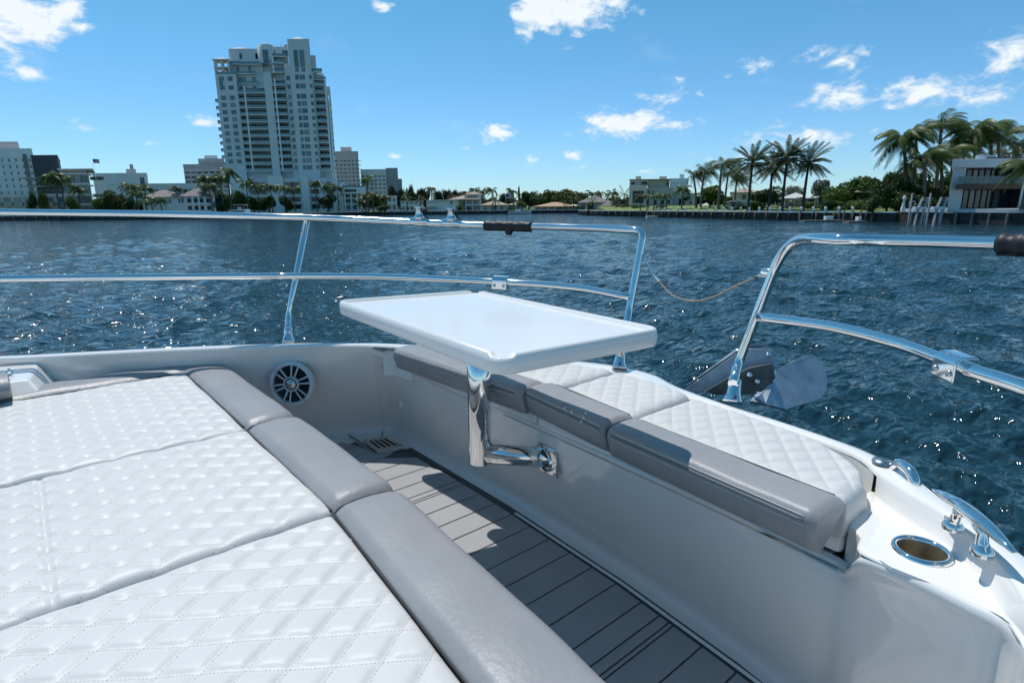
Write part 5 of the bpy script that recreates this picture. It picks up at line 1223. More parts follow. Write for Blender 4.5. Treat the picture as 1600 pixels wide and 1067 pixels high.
for k in range(6):
    for dx in (-.012, .012):
        a = k * math.pi / 3 + .25; u_ = Vector((math.cos(a), math.sin(a), 0)); w_ = Vector((-math.sin(a), math.cos(a), 0))
        m_ = MB(); m_.tube([u_ * .033 + w_ * dx * .6 + Vector((0, 0, .002)), u_ * .088 + w_ * dx * 1.3 + Vector((0, 0, .006))], .0042, n=6); spp(m_, 'grille_spoke', WPL)
    m_ = MB(); m_.lathe([(.006, .014), (.005, .017), (0, .0175)], origin=(math.cos(a) * .097, math.sin(a) * .097, 0), n=8); spp(m_, 'screw', STEELB)
# small round cap on the bench wall
c = Vector((-2.39, 1.300, dz(.925))); m_ = MB(); m_.lathe([(.017, 0), (.016, .003), (0, .004)], origin=tuple(c), axis=(0, -1, .04), n=18); bb(m_, 'drain_cap', NONSKID)
# raised corner block at the port end of the bench
m_ = MB(); m_.prism([(-2.42, 1.228), (-2.385, 1.264), (-2.255, 1.285), (-2.255, 1.35), (-2.35, 1.34), (-2.42, 1.275)], dz(.78), dz(.650)); bb(m_, 'corner_block', GEL, bevel=.012, seg=3)

# ---- cup holder, cleat and chock
c = cupc
m_ = MB(); m_.lathe([(.0395, -.004), (.040, .0015), (.0425, .006), (.048, .0065), (.0515, .002), (.052, -.002)], origin=tuple(c), n=40); o = bb(m_, 'cup_holder_rim', STEEL);
m_ = MB(); m_.lathe([(.0365, -.10), (.0385, -.02), (.0395, .0)], origin=tuple(c), n=40); bb(m_, 'cup_holder', CUPM) 
m_ = MB(); m_.lathe([(0, -.098), (.037, -.098)], origin=tuple(c), n=30); bb(m_, 'cup_holder_floor', CUPM)
ca, cb_ = on_drop(1462, 750, .545), on_drop(1590, 848, .545)
cl = empty('mooring_cleat', (ca + cb_) / 2 + OB); cl.parent = boat; ax = (cb_ - ca); Lc = ax.length; cl.rotation_euler.z = math.atan2(ax.y, ax.x); cl.location.z = dz(.61)
hh = .048
pts = [(-Lc / 2 + Lc * t, 0, hh + .010 * (1 - abs(2 * t - 1) ** 2) - .004) for t in np.linspace(0, 1, 13)]; rs = [.0035 + .0085 * (1 - abs(2 * t - 1) ** 2.2) for t in np.linspace(0, 1, 13)]
m_ = MB(); m_.tube(pts, rs, n=16); m_.v = [(x, y * 1.25, z if z > hh else hh - (hh - z) * .7) for x, y, z in m_.v]; m_.build('cleat_horn', STEEL, cl)
for sx in (-1, 1):
    m_ = MB(); x = sx * Lc * .17
    m_.tube([(x + sx * .006, 0, .0), (x, 0, .02), (x - sx * .004, 0, .035), (x - sx * .012, 0, hh)], [.017, .010, .009, .014], n=14)
    m_.build('cleat_leg', STEEL, cl)
    m_ = MB(); m_.lathe([(.018, -.002), (.018, .006), (.015, .012), (.010, .018)], origin=(x + sx * .004, 0, 0), n=22); m_.build('cleat_foot', STEEL, cl)
c = on_drop(1413, 737, .60)
m_ = MB(); m_.tube(fillet([c + Vector((-.035, .03, -.02)), c + Vector((-.02, .02, .012)), c + Vector((.02, -.02, .012)), c + Vector((.035, -.03, -.02))], .02), .012, n=12); bb(m_, 'fairlead', STEEL)
c = on_drop(1378, 722, .605); m_ = MB(); m_.lathe([(.022, 0), (.020, .006), (0, .007)], origin=tuple(c), n=18); bb(m_, 'deck_filler_cap', STEELB)

# ---- rails
RT = .0155
def railbase(px, py, drop, top_pt, parent):
    c = on_drop(px, py, drop); d = (Vector(top_pt) - c); d.normalize()
    m_ = MB(); m_.lathe([(.0, 0), (.031, 0), (.031, .006), (.027, .012), (.022, .03), (.0195, .06), (.0185, .075), (0, .076)], n=20)
    o = m_.build('rail_foot', STEEL, parent); o.location = c + OB; o.rotation_euler = (d * .6 + Vector((0, 0, 1)) * .4).to_track_quat('Z', 'Y').to_euler()
    m_ = MB(); m_.lathe([(.005, 0), (.004, .003), (0, .003)], n=8); s_ = m_.build('set_screw', BLACKM, parent); s_.location = c + OB + Vector((.019, -.019, .028)); s_.rotation_euler = Vector((.7, -.7, .1)).to_track_quat('Z', 'Y').to_euler()
    return c
def rail_part(parent, name, pts, r=RT, n=18):
    m_ = MB(); m_.tube(pts, r, n=n); o = m_.build(name, STEEL, parent); o.location = OB; return o
pr = empty('bow_rail', (0, 0, 0)); pr.parent = boat
YP = {0: 2.62, 240: 2.76, 480: 2.86, 600: 2.86, 755: 2.76, 900: 2.57, 975: 2.43}
top = [on_y(-700, 318, 1.75), on_y(-320, 324, 2.32)] + [on_y(x, y, YP[x]) for x, y in ((0, 331.5), (240, 334.5), (480, 340), (600, 345), (755, 352), (900, 355.5), (975, 359))]
cor = [on_y(1000, 362, 2.38), on_y(1012, 392, 2.355)]
down = [on_y(1008, 400, 2.35), on_y(981, 492, 2.30)]
path = catmull(top, 6)
foot = on_drop(968, 577, .615)
end = fillet([path[-1], on_y(1006, 360, 2.375), on_y(982, 490, 2.31), foot + Vector((0, 0, .06))], {1: .085, 2: .03}, 8)
rail_part(pr, 'top_rail', path[:-1] + end)
mid = [on_y(-700, 450, 1.68), on_y(-320, 443, 2.20)] + [on_y(x, y, Yv) for x, y, Yv in ((0, 436, 2.48), (240, 433, 2.64), (400, 431.5, 2.76), (462, 431.2, 2.80), (600, 432.5, 2.76), (780, 440.5, 2.58), (900, 449.5, 2.45), (986, 465, 2.32))]
rail_part(pr, 'mid_rail', catmull(mid, 6))
f1 = railbase(451, 536, .625, on_y(452, 490, 2.80), pr)
rail_part(pr, 'stanchion', fillet([f1 + Vector((0, 0, .04)), on_y(450.5, 497, 2.79), on_y(480, 341, 2.865)], .04), RT * .95)
railbase(967, 576, .615, on_y(982, 490, 2.31), pr)
f2 = on_drop(-320, 590, .61); rail_part(pr, 'stanchion', [f2, on_y(-320, 443, 2.20), on_y(-320, 324, 2.32)], RT * .95)
# fittings on the port rails
def clamp(parent, c, d, w, name='rail_clamp'):
    d = Vector(d).normalized(); m_ = MB()
    m_.add([(-w, -.028, -.030), (w, -.028, -.030), (w, .024, -.034), (-w, .024, -.034), (-w, -.028, .012), (w, -.028, .012), (w, -.016, .027), (-w, -.016, .027), (-w, .018, .027), (w, .018, .027), (w, .026, .012), (-w, .026, .012)],
           [(0, 3, 2, 1), (0, 1, 5, 4), (4, 5, 6, 7), (7, 6, 9, 8), (8, 9, 10, 11), (11, 10, 2, 3), (0, 4, 7, 8, 11, 3), (1, 2, 10, 9, 6, 5)])
    o = m_.build(name, STEEL, parent, bevel=.004, seg=3); o.location = Vector(c) + OB
    z = Vector((0, 0, 1)); y = z.cross(d).normalized(); z = d.cross(y); o.rotation_euler = Matrix((d, y, z)).transposed().to_euler()
    for sx in (-.6, .6):
        for (yy, nn) in ((-.0285, -1),):
            b_ = MB(); b_.lathe([(.0075, 0), (.007, .003), (.004, .0035), (.0035, .001), (0, .001)], origin=(sx * w, yy, -.012), axis=(0, nn, 0), n=12); q_ = b_.build('clamp_bolt', STEELB, parent); q_.location = o.location; q_.rotation_euler = o.rotation_euler
    return o
clamp(pr, on_y(782, 441, 2.58), on_y(800, 442, 2.565) - on_y(764, 440, 2.59), .035)
for px, py in ((655, 346.5), (705, 349)):
    Yv = 2.835 if px == 655 else 2.80; c = on_y(px, py, Yv); d = (on_y(px + 20, py + 1, Yv - .008) - on_y(px - 20, py - 1, Yv + .008)).normalized()
    f_ = empty('rail_fitting', c + OB); f_.parent = pr
    # keep within three levels: pieces hang on the rail itself
    bpy.data.objects.remove(f_)
    m_ = MB(); m_.tube([c - d * .044, c - d * .040, c + d * .040, c + d * .044], [.017, .0195, .0195, .017], n=16)
    m_.tube([c + Vector((0, 0, .010)), c + Vector((0, 0, .024)), c + Vector((0, 0, .034))], [.026, .021, .017], n=18); o = m_.build('rail_fitting', STEEL, pr); o.location = OB
    m_ = MB(); m_.lathe([(.0, .030), (.018, .030), (.016, .036), (.016, .062), (.022, .064), (.022, .069), (.017, .071), (0, .071)], origin=tuple(c), n=20); o = m_.build('fitting_cap', STEEL, pr); o.location = OB
    m_ = MB(); m_.tube([c + d * .018 + Vector((0, 0, .052)), c + d * .030 + Vector((0, 0, .030)), c + d * .045 + Vector((0, 0, .018))], .004, n=7); m_.lathe([(0, -.009), (.009, -.006), (.010, .004), (0, .010)], origin=tuple(c + d * .031 + Vector((0, 0, .055))), n=10); o = m_.build('fitting_lever', BLACKM, pr); o.location = OB
# starboard rail
sr_ = empty('bow_rail', (0, 0, 0)); sr_.parent = boat
sfoot = on_drop(1143, 628, .61)
t1 = on_drop(1262, 373.5, .092); t2 = on_drop(1400, 376.5, .094); t3 = on_drop(1560, 380.5, .093); t4 = on_drop(1700, 386, .090)
hook = fillet([sfoot + Vector((0, 0, .06)), on_y(1152, 572, 1.845), on_y(1228, 372, 1.80), t1.lerp(t2, .35)], {1: .04, 2: .15}, 10)
rail_part(sr_, 'top_rail', hook + catmull([t1.lerp(t2, .5), t2, t3, t4, Vector((.35, .9, dz(.08))), Vector((.7, .4, dz(.08)))], 6), RT)
railbase(1144, 629, .61, on_y(1158, 560, 1.85), sr_)
smid = [on_y(1186, 495.5, 1.812)] + [on_drop(x, y, d) for x, y, d in ((1300, 511, .335), (1400, 536, .34), (1500, 573, .345), (1600, 606, .345), (1760, 668, .345))] + [Vector((.30, .85, dz(.34))), Vector((.75, .25, dz(.33)))]
rail_part(sr_, 'mid_rail', catmull(smid, 8), RT)
c = on_drop(1494, 571, .345); clamp(sr_, c, on_drop(1540, 590, .345) - on_drop(1450, 554, .343), .036)
# slack lanyard closing the bow gate
a, b_ = on_y(1010, 412, 2.34), on_y(1199, 426, 1.82)
ml = [on_y(x, y, Yv) for x, y, Yv in ((1011, 413, 2.33), (1030, 440, 2.27), (1052, 462, 2.20), (1082, 470.5, 2.12), (1112, 465, 2.05), (1150, 447, 1.95), (1180, 434, 1.87), (1196, 427, 1.83))]
lan = empty('gate_lanyard', ml[0], label='slack wire lanyard hanging across the bow gate between the rails', cat='lanyard')
m_ = MB(); m_.tube([p - ml[0] for p in catmull(ml, 6)], .0034, n=8); m_.build('wire', ROPE, lan)
for ia, ib in ((6, 7), (0, 1)): m_ = MB(); m_.tube([ml[ia] - ml[0], ml[ib] - ml[0]], .0058, n=10); m_.build('end_sleeve', STEEL, lan)
m_ = MB(); q = ml[7] - ml[0]; m_.box(q.x - .012, q.x + .02, q.y - .014, q.y + .014, q.z - .012, q.z + .016); m_.build('pelican_hook', STEEL, lan, bevel=.004)
m_ = MB(); cc = Vector((0, 0, .022)); m_.tube([cc + Vector((math.cos(t) * .012, math.sin(t) * .006, math.sin(t) * .017)) for t in np.linspace(0, 6.28, 14)], .0028, n=7); m_.build('ring', STEEL, lan)
# black grip wraps on the rails
def wrap(label, pts, r, knob):
    w = empty('rail_wrap', pts[0], label=label, cat='rail cover'); P_w = [p - pts[0] for p in catmull(pts, 10)]
    m_ = MB(); k = len(P_w); g = random.Random(4); m_.tube(P_w, [r * (1 + .10 * math.sin(i * 1.3) + g.uniform(-.04, .04)) if 0 < i < k - 1 else r * .93 for i in range(k)], n=20); m_.build('sleeve', BLKW, w)
    d = (P_w[-1] - P_w[0]).normalized()
    m_ = MB(); m_.tube([p + Vector((0, 0, -r * .9)) for p in P_w], r * .28, n=6); m_.build('seam_flap', BLKW, w)
    m_ = MB(); m_.tube([p + Vector((.3 * r, -.3 * r, -r * .55)) * 1.15 for p in P_w], .0012, n=5); m_.build('stitching', THREAD, w)
    if knob: m_ = MB(); m_.lathe([(0, -.034), (.014, -.032), (.019, -.02), (.019, 0)], origin=tuple(P_w[k // 2] + Vector((0, 0, -.008))), n=14); m_.build('knob', BLACKM, w)
wrap('black padded sleeve wrapped round the port top rail', [on_y(757, 352.2, 2.758), on_y(795, 353.2, 2.716), on_y(831, 354.2, 2.666)], .0215, True)
wrap('black padded sleeve on the starboard rail at the right edge', [on_drop(1561, 381, .093), on_drop(1620, 383, .092), on_drop(1690, 386, .090)], .0235, False)

# ================================================================== TABLE
tb = empty('cockpit_table', Vector((-1.44, 1.06, dz(.297))), R(-5.5), label='white moulded pedestal table with raised rim over the forward bench', cat='table')
def tcorner():
    P4 = [on_drop(*q, .297) for q in ((525, 468.5), (746, 452.5), (1037, 512), (780, 556))]; return P4
P4 = tcorner(); ctr = sum(P4, Vector()) / 4; tb.location = ctr; tb.rotation_euler.z = 0
Q4 = [p - ctr for p in P4]                          # near left, far left, far right, near right
def inset(poly, d):
    out = []; n = len(poly); area = sum(poly[i].x * poly[(i + 1) % n].y - poly[(i + 1) % n].x * poly[i].y for i in range(n)); sg = 1 if area > 0 else -1
    for i in range(n):
        a, b_, c = poly[i - 1], poly[i], poly[(i + 1) % n]; e1, e2 = (b_ - a).normalized(), (c - b_).normalized()
        n1, n2 = Vector((-e1.y, e1.x, 0)) * sg, Vector((-e2.y, e2.x, 0)) * sg
        k = (n1 + n2); out.append(b_ + k * (d / (1 + n1.dot(n2))))
    return out
def roundpoly(poly, r, n=7):
    out = []; m = len(poly)
    for i in range(m):
        a, b_, c = poly[i - 1], poly[i], poly[(i + 1) % m]; p, q = b_ + (a - b_).normalized() * r, b_ + (c - b_).normalized() * r
        for k in range(n + 1): t = k / n; out.append(p * (1 - t) ** 2 + b_ * 2 * t * (1 - t) + q * t * t)
    return out
levels = [(.012, -.047, .035), (.003, -.0455, .04), (0, -.041, .045), (-.002, -.02, .045), (0, -.006, .045), (.003, -.0015, .042), (.007, .0, .038), (.012, -.0015, .034), (.0145, -.0075, .031), (.018, -.0100, .028)]
rws = []
for d, z, r in levels: rws.append([Vector((p.x, p.y, z)) for p in roundpoly(inset(Q4, d), r)])
# small drain notches in the raised rim at the near and far corners
npt = len(rws[0])
near = [i for i in range(npt)]
for L_ in range(4, 9):
    for i in range(npt):
        p = rws[L_][i]
        for cnr in (3, 1):
            dd = (Vector((p.x, p.y, 0)) - Vector((inset(Q4, .010)[cnr].x, inset(Q4, .010)[cnr].y, 0))).length
            if dd < .026: p.z = min(p.z, -.0098 + .0 * dd)
cols = [[rws[j][i] for j in range(len(levels))] for i in range(npt)]
m_ = MB(); m_.grid(cols, closed_u=True, flip=True); 
k0 = len(m_.v); inner = [rws[-1][i] for i in range(npt)]; m_.add(inner, [list(range(npt))], smooth=False)
bot = [rws[0][i] for i in range(npt)]; m_.add(bot, [list(range(npt))[::-1]], smooth=False)
o = m_.build('tabletop', GELT, tb)
pb = Vector((-1.565, 1.16, dz(.895))) - ctr
pt = Vector((pb.x, pb.y, -.047))
RP = .041
m_ = MB(); m_.tube([pb + Vector((0, 0, .0)), pt], RP, n=36); m_.build('post', STEEL, tb)
pw_ = Vector((-1.385, 1.325, dz(.868))) - ctr; dd = (pw_ - (pb + Vector((0, 0, .03)))).normalized()
m_ = MB(); m_.tube([pb + Vector((0, 0, .035)) + dd * .005, pw_], RP * .9, n=36); m_.build('arm', STEEL, tb)
m_ = MB(); m_.lathe([(.052, 0), (.052, .005), (RP, .006)], origin=tuple(pt + Vector((0, 0, .0))), axis=(0, 0, -1), n=30); m_.build('table_flange', STEELB, tb)
m_ = MB(); pc_ = Vector((-1.375, 1.318, dz(.868))) - ctr
yy = pc_.y; m_.add([(pc_.x - .055, yy, pc_.z - .055), (pc_.x + .055, yy, pc_.z - .055), (pc_.x + .055, yy, pc_.z + .055), (pc_.x - .055, yy, pc_.z + .055), (pc_.x - .052, yy - .012, pc_.z - .052), (pc_.x + .052, yy - .012, pc_.z - .052), (pc_.x + .052, yy - .012, pc_.z + .052), (pc_.x - .052, yy - .012, pc_.z + .052)], [(0, 3, 2, 1), (4, 5, 6, 7), (0, 1, 5, 4), (1, 2, 6, 5), (2, 3, 7, 6), (3, 0, 4, 7)])
m_.build('mounting_plate', STEEL, tb, bevel=.006, seg=3)
m_ = MB(); m_.lathe([(.042, 0), (.042, .008), (.038, .012)], origin=(pc_.x, yy - .010, pc_.z), axis=(-.3, -1, 0), n=28); m_.build('hub', STEEL, tb)
for sx in (-1, 1):
    for sz in (-1, 1): m_ = MB(); m_.lathe([(.006, 0), (.006, .0025), (.003, .003), (.0028, .0005), (0, .0005)], origin=(pc_.x + sx * .041, yy - .0118, pc_.z + sz * .041), axis=(0, -1, 0), n=12); m_.build('bolt', STEELB, tb)

# ================================================================== CUSHIONS
def quilt_h(u, v, amp, pw=.42):
    return amp * (abs(math.sin(math.pi * u)) * abs(math.sin(math.pi * v))) ** pw
def quilt_panel(name, parent, o, Sf, Ff0, Ff1, s0, s1, ztop, su, sv, amp=.007, res=.007, edge=(.03, .03, .03, .03), drop=(.02, .02, .012, .012), rot=0.0, skirt=(), zbot=None, seamline=None, seed=0):
    """height-field of quilted vinyl; x from s0..s1, y between the curves Ff0(x)..Ff1(x)"""
    nx = int((s1 - s0) / res); ymax = max(Ff1(s0 + (s1 - s0) * k / 20) - Ff0(s0 + (s1 - s0) * k / 20) for k in range(21)); ny = int(ymax / res)
    x = np.linspace(s0, s1, nx + 1)[:, None]; t = np.linspace(0, 1, ny + 1)[None, :]
    y0 = np.vectorize(Ff0)(x); y1 = np.vectorize(Ff1)(x); Yv = y0 + (y1 - y0) * t; Xv = np.broadcast_to(x, Yv.shape).copy()
    ph = seed * 1.7
    wob = .0022 * np.sin(Xv * 9.3 + ph) * np.sin(Yv * 7.7 + ph) + .0014 * np.sin(Xv * 21 + Yv * 17 + ph)
    jit = .05 * np.sin(Xv * 14 + Yv * 6 + ph) ; jit2 = .05 * np.sin(Yv * 13 - Xv * 7 + ph)
    Yq = np.abs(Yv - seamline) if seamline is not None else Yv
    U = Xv / su + Yq / sv + jit; V = -Xv / su + Yq / sv + jit2
    per = 1 / math.sqrt(1 / su ** 2 + 1 / sv ** 2); fu, fv = np.abs(U - np.round(U)) * per, np.abs(V - np.round(V)) * per; wq = per * .25
    sS = lambda d: 1 - (1 - np.clip(d / wq, 0, 1)) ** 2.2
    puff = sS(fu) * sS(fv) * (.82 + .18 * (np.abs(np.sin(np.pi * U)) * np.abs(np.sin(np.pi * V))))
    dl, dr_, df, db = Xv - s0, s1 - Xv, (y1 - Yv), (Yv - y0)      # left, right, front (far y), back
    Z_ = ztop + wob + amp * puff * np.clip(np.minimum(np.minimum(dl, dr_), np.minimum(df, db)) / .030, 0, 1)
    for dd_, w_, dp in ((dl, edge[0], drop[0]), (dr_, edge[1], drop[1]), (df, edge[2], drop[2]), (db, edge[3], drop[3])):
        if w_ > 0: q = np.clip(1 - dd_ / w_, 0, 1); Z_ = Z_ - dp * (1 - np.sqrt(np.clip(1 - q * q, 0, 1)))
    if seamline is not None: Z_ = Z_ - .006 * np.exp(-(np.abs(Yv - seamline) / .006) ** 2)
    P = np.stack([Xv - o.x, Yv - o.y, Z_ - o.z], -1); nx1, ny1 = Yv.shape
    verts = P.reshape(-1, 3); i0 = np.arange(nx1 - 1)[:, None]; j0 = np.arange(ny1 - 1)[None, :]
    f = np.stack([i0 * ny1 + j0, (i0 + 1) * ny1 + j0, (i0 + 1) * ny1 + j0 + 1, i0 * ny1 + j0 + 1], -1).reshape(-1, 4)
    UVv = np.stack([U, V], -1).reshape(-1, 2)
    vl, fl = verts.tolist(), f.tolist()
    if zbot is not None:                             # side skirts down to the cushion bottom
        ring = [(i, 0) for i in range(nx1)] + [(nx1 - 1, j) for j in range(1, ny1)] + [(i, ny1 - 1) for i in range(nx1 - 2, -1, -1)] + [(0, j) for j in range(ny1 - 2, 0, -1)]
        idx = [i * ny1 + j for i, j in ring]; cxy = verts.mean(0); prev = idx
        for zz, outw in (((.35), .004), ((.8), .003), ((1.0), -.002)):
            cur = []
            for k in idx:
                p = verts[k]; d = p[:2] - cxy[:2]; d = d / (np.linalg.norm(d) + 1e-9)
                vl.append([p[0] + d[0] * outw, p[1] + d[1] * outw, p[2] + (zbot - o.z - p[2]) * zz]); cur.append(len(vl) - 1)
            for a in range(len(idx)): b2 = (a + 1) % len(idx); fl.append([prev[a], cur[a], cur[b2], prev[b2]])
            prev = cur
        UVv = np.concatenate([UVv, np.full((len(vl) - len(UVv), 2), .5)])
    me = bpy.data.meshes.new(name); me.from_pydata(vl, [], fl); me.materials.append(QUILT)
    me.polygons.foreach_set('use_smooth', [True] * len(fl))
    uvl = me.uv_layers.new(name='quilt'); li = np.empty(len(me.loops), np.int32); me.loops.foreach_get('vertex_index', li); uvl.data.foreach_set('uv', UVv[li].astype(np.float32).ravel())
    me.update(); return link(name, me, parent)
def bolster(name, parent, o, path, prof, m=GREYV, endw=.035, endsq=.6, n=0, wob=.002, seed=0, caps=True):
    """sweep a cross-section (offset to the outer side, height) along a plan path; ends puff down"""
    P_ = [Vector(p) for p in path]; k = len(P_); L = [0]
    for a, b_ in zip(P_[:-1], P_[1:]): L.append(L[-1] + (b_ - a).length)
    rows = []; zmin = min(p[1] for p in prof); g = random.Random(seed)
    for i, p in enumerate(P_):
        t = P_[min(i + 1, k - 1)] - P_[max(i - 1, 0)]; t.z = 0; t.normalize(); nrm = Vector((-t.y, t.x, 0))
        dist = min(L[i], L[-1] - L[i]); q = max(0, 1 - dist / endw); ez = math.sqrt(max(0, 1 - q * q)); row = []
        wv = wob * (math.sin(L[i] * 11 + seed) + .6 * math.sin(L[i] * 27 + seed * 2))
        for (a, z) in prof:
            zz = zmin + (z - zmin) * (endsq + (1 - endsq) * ez); cxm = prof[len(prof) // 2][0]
            w = 1 if ez > .99 else .93 + .07 * ez
            row.append(p + nrm * (a * w) + Vector((0, 0, zz + wv * ((z - zmin) / (max(.001, max(pp[1] for pp in prof) - zmin))))) - o)
        rows.append(row)
    m_ = MB(); m_.grid(rows, flip=False)
    if caps:
        for rr2, fl in ((rows[0], 1), (rows[-1], -1)): m_.add(rr2, [list(range(len(rr2)))[::fl]], smooth=False)
    return m_.build(name, m, parent)
def piping(name, parent, o, pts, r=.0028, m=None):
    m_ = MB(); m_.tube([Vector(p) - o for p in pts], r, n=7); return m_.build(name, m or BLACKP, parent)
def rprof(w, zt, zb, ro=.05, ri=.02, crown=.012, inner_drop=.02, n=7):
    """cushion edge section: inner seam (offset 0) across the crowned top, round the outer edge, down to the bottom"""
    pr_ = [(0.0, zt - inner_drop - .012), (.001, zt - inner_drop)]
    for k in range(1, n): t = k / n; pr_.append((ri * 1.6 * t, zt - inner_drop * (1 - math.sin(t * math.pi / 2))))
    flat = w - ri * 1.6 - ro
    for k in range(1, 6): t = k / 6; pr_.append((ri * 1.6 + flat * t, zt + crown * math.sin(math.pi * t)))
    for k in range(0, n + 1): a = k / n * math.pi / 2; pr_.append((w - ro + ro * math.sin(a), zt - ro * (1 - math.cos(a))))
    pr_ += [(w + .004, (zt - ro) * .5 + zb * .5), (w, zb + .008), (w - .012, zb)]
    return pr_
def lin(a, b_, n=40): return [Vector(a).lerp(Vector(b_), k / n) for k in range(n + 1)]

ZT = dz(.722)
def padc(label, s0, s1, bol_path, seed, seamline=None, fr=.497, left_edge=.022, right_edge=.04, dropL=.013, dropR=.022, back=-1.05, rot=0):
    o = Vector(((s0 + s1) / 2, 0, dz(.80))); r_ = empty('sun_pad_cushion', o, label=label, cat='cushion', group=None)
    quilt_panel('quilted_panel', r_, o, None, lambda x: back, lambda x: fr, s0, s1, ZT, .084, .118, amp=.0074, res=.0062, edge=(left_edge, .024, .02, .03), drop=(dropL, .013, .010, .01), seamline=seamline, zbot=dz(.80), seed=seed)
    return r_, o
# piece one: port, with the bolster turning the forward port corner
r1, o1 = padc('sun pad cushion by the speaker, grey bolster wrapping its outer corner', -2.905, -1.999, None, 1, left_edge=.02, dropL=.008)
zp = dz(.70)
prof = rprof(.185, dz(.709), dz(.800), ro=.046, ri=.024, crown=.004, inner_drop=.018)
pth = fillet([(-2.915, -1.05, 0), (-2.915, .495, 0), (-2.022, .497, 0)], .035, 8)
pp = lin(pth[0], pth[1], 70) + pth[2:-2] + lin(pth[-2], pth[-1], 50)
bolster('bolster', r1, o1, pp, prof, seed=2, endw=.05, endsq=.82)
piping('piping', r1, o1, [Vector((p.x, p.y, dz(.725))) for p in pp], .0032, BLACKP)
# piece two: middle
r2, o2 = padc('middle sun pad cushion with a stitched cross seam', -1.992, -1.281, None, 2, seamline=-.052)
pm2 = lin((-1.992, .497, 0), (-1.287, .492, 0), 60); bolster('bolster', r2, o2, pm2, rprof(.185, dz(.703), dz(.802), ro=.046, ri=.024, crown=.004), seed=5, endw=.05, endsq=.82)
piping('piping', r2, o2, [Vector((p.x, p.y, dz(.727))) for p in pm2], .0032)
# piece three: nearest
r3, o3 = padc('large sun pad cushion nearest the viewer at the bottom edge', -1.274, -.12, None, 3, back=-1.4)
pm3 = lin((-1.27, .490, 0), (-.60, .43, 0), 60) + lin((-.60, .43, 0), (-.10, .375, 0), 30)[1:]
bpy.data.objects.remove(r3.children[0] if r3.children else [x for x in bpy.data.objects if x.parent == r3][0])
quilt_panel('quilted_panel', r3, o3, None, lambda x: -1.4, lambda x: float(np.interp(x, [-1.27, -.60, -.10], [.487, .428, .373])), -1.274, -.12, ZT, .084, .118, amp=.0074, res=.0058, edge=(.024, .03, .02, .03), drop=(.013, .02, .010, .01), zbot=dz(.80), seed=3)
bolster('bolster', r3, o3, pm3, rprof(.185, dz(.700), dz(.802), ro=.046, ri=.024, crown=.004), seed=8, endw=.05, endsq=.82)
piping('piping', r3, o3, [Vector((p.x, p.y, dz(.724))) for p in pm3], .0036)
# backrest end lying on the pad at the left edge
c = on_drop(-22, 608, .66); hr = empty('headrest_cushion', c, label='grey headrest end lying on the sun pad at the left edge', cat='cushion')
m_ = MB(); rows = []
for i in range(9):
    t = i / 8; sc_ = [.78, .95, 1, 1, 1, 1, 1, .95, .8][i]; y = -.45 + .52 * t
    rows.append([Vector((math.cos(a) * .10 * sc_ , y, max(-.045, math.sin(a) * .055) * sc_ + .0)) for a in np.linspace(0, 2 * math.pi, 20)])
m_.grid(rows); m_.add(rows[-1][:-1], [list(range(19))], smooth=False); m_.build('pad', GREYV, hr)
m_ = MB(); m_.tube([rows[-2][k] * 1.01 for k in range(20)], .004, n=6, caps=False); m_.build('piping', GREYD, hr)

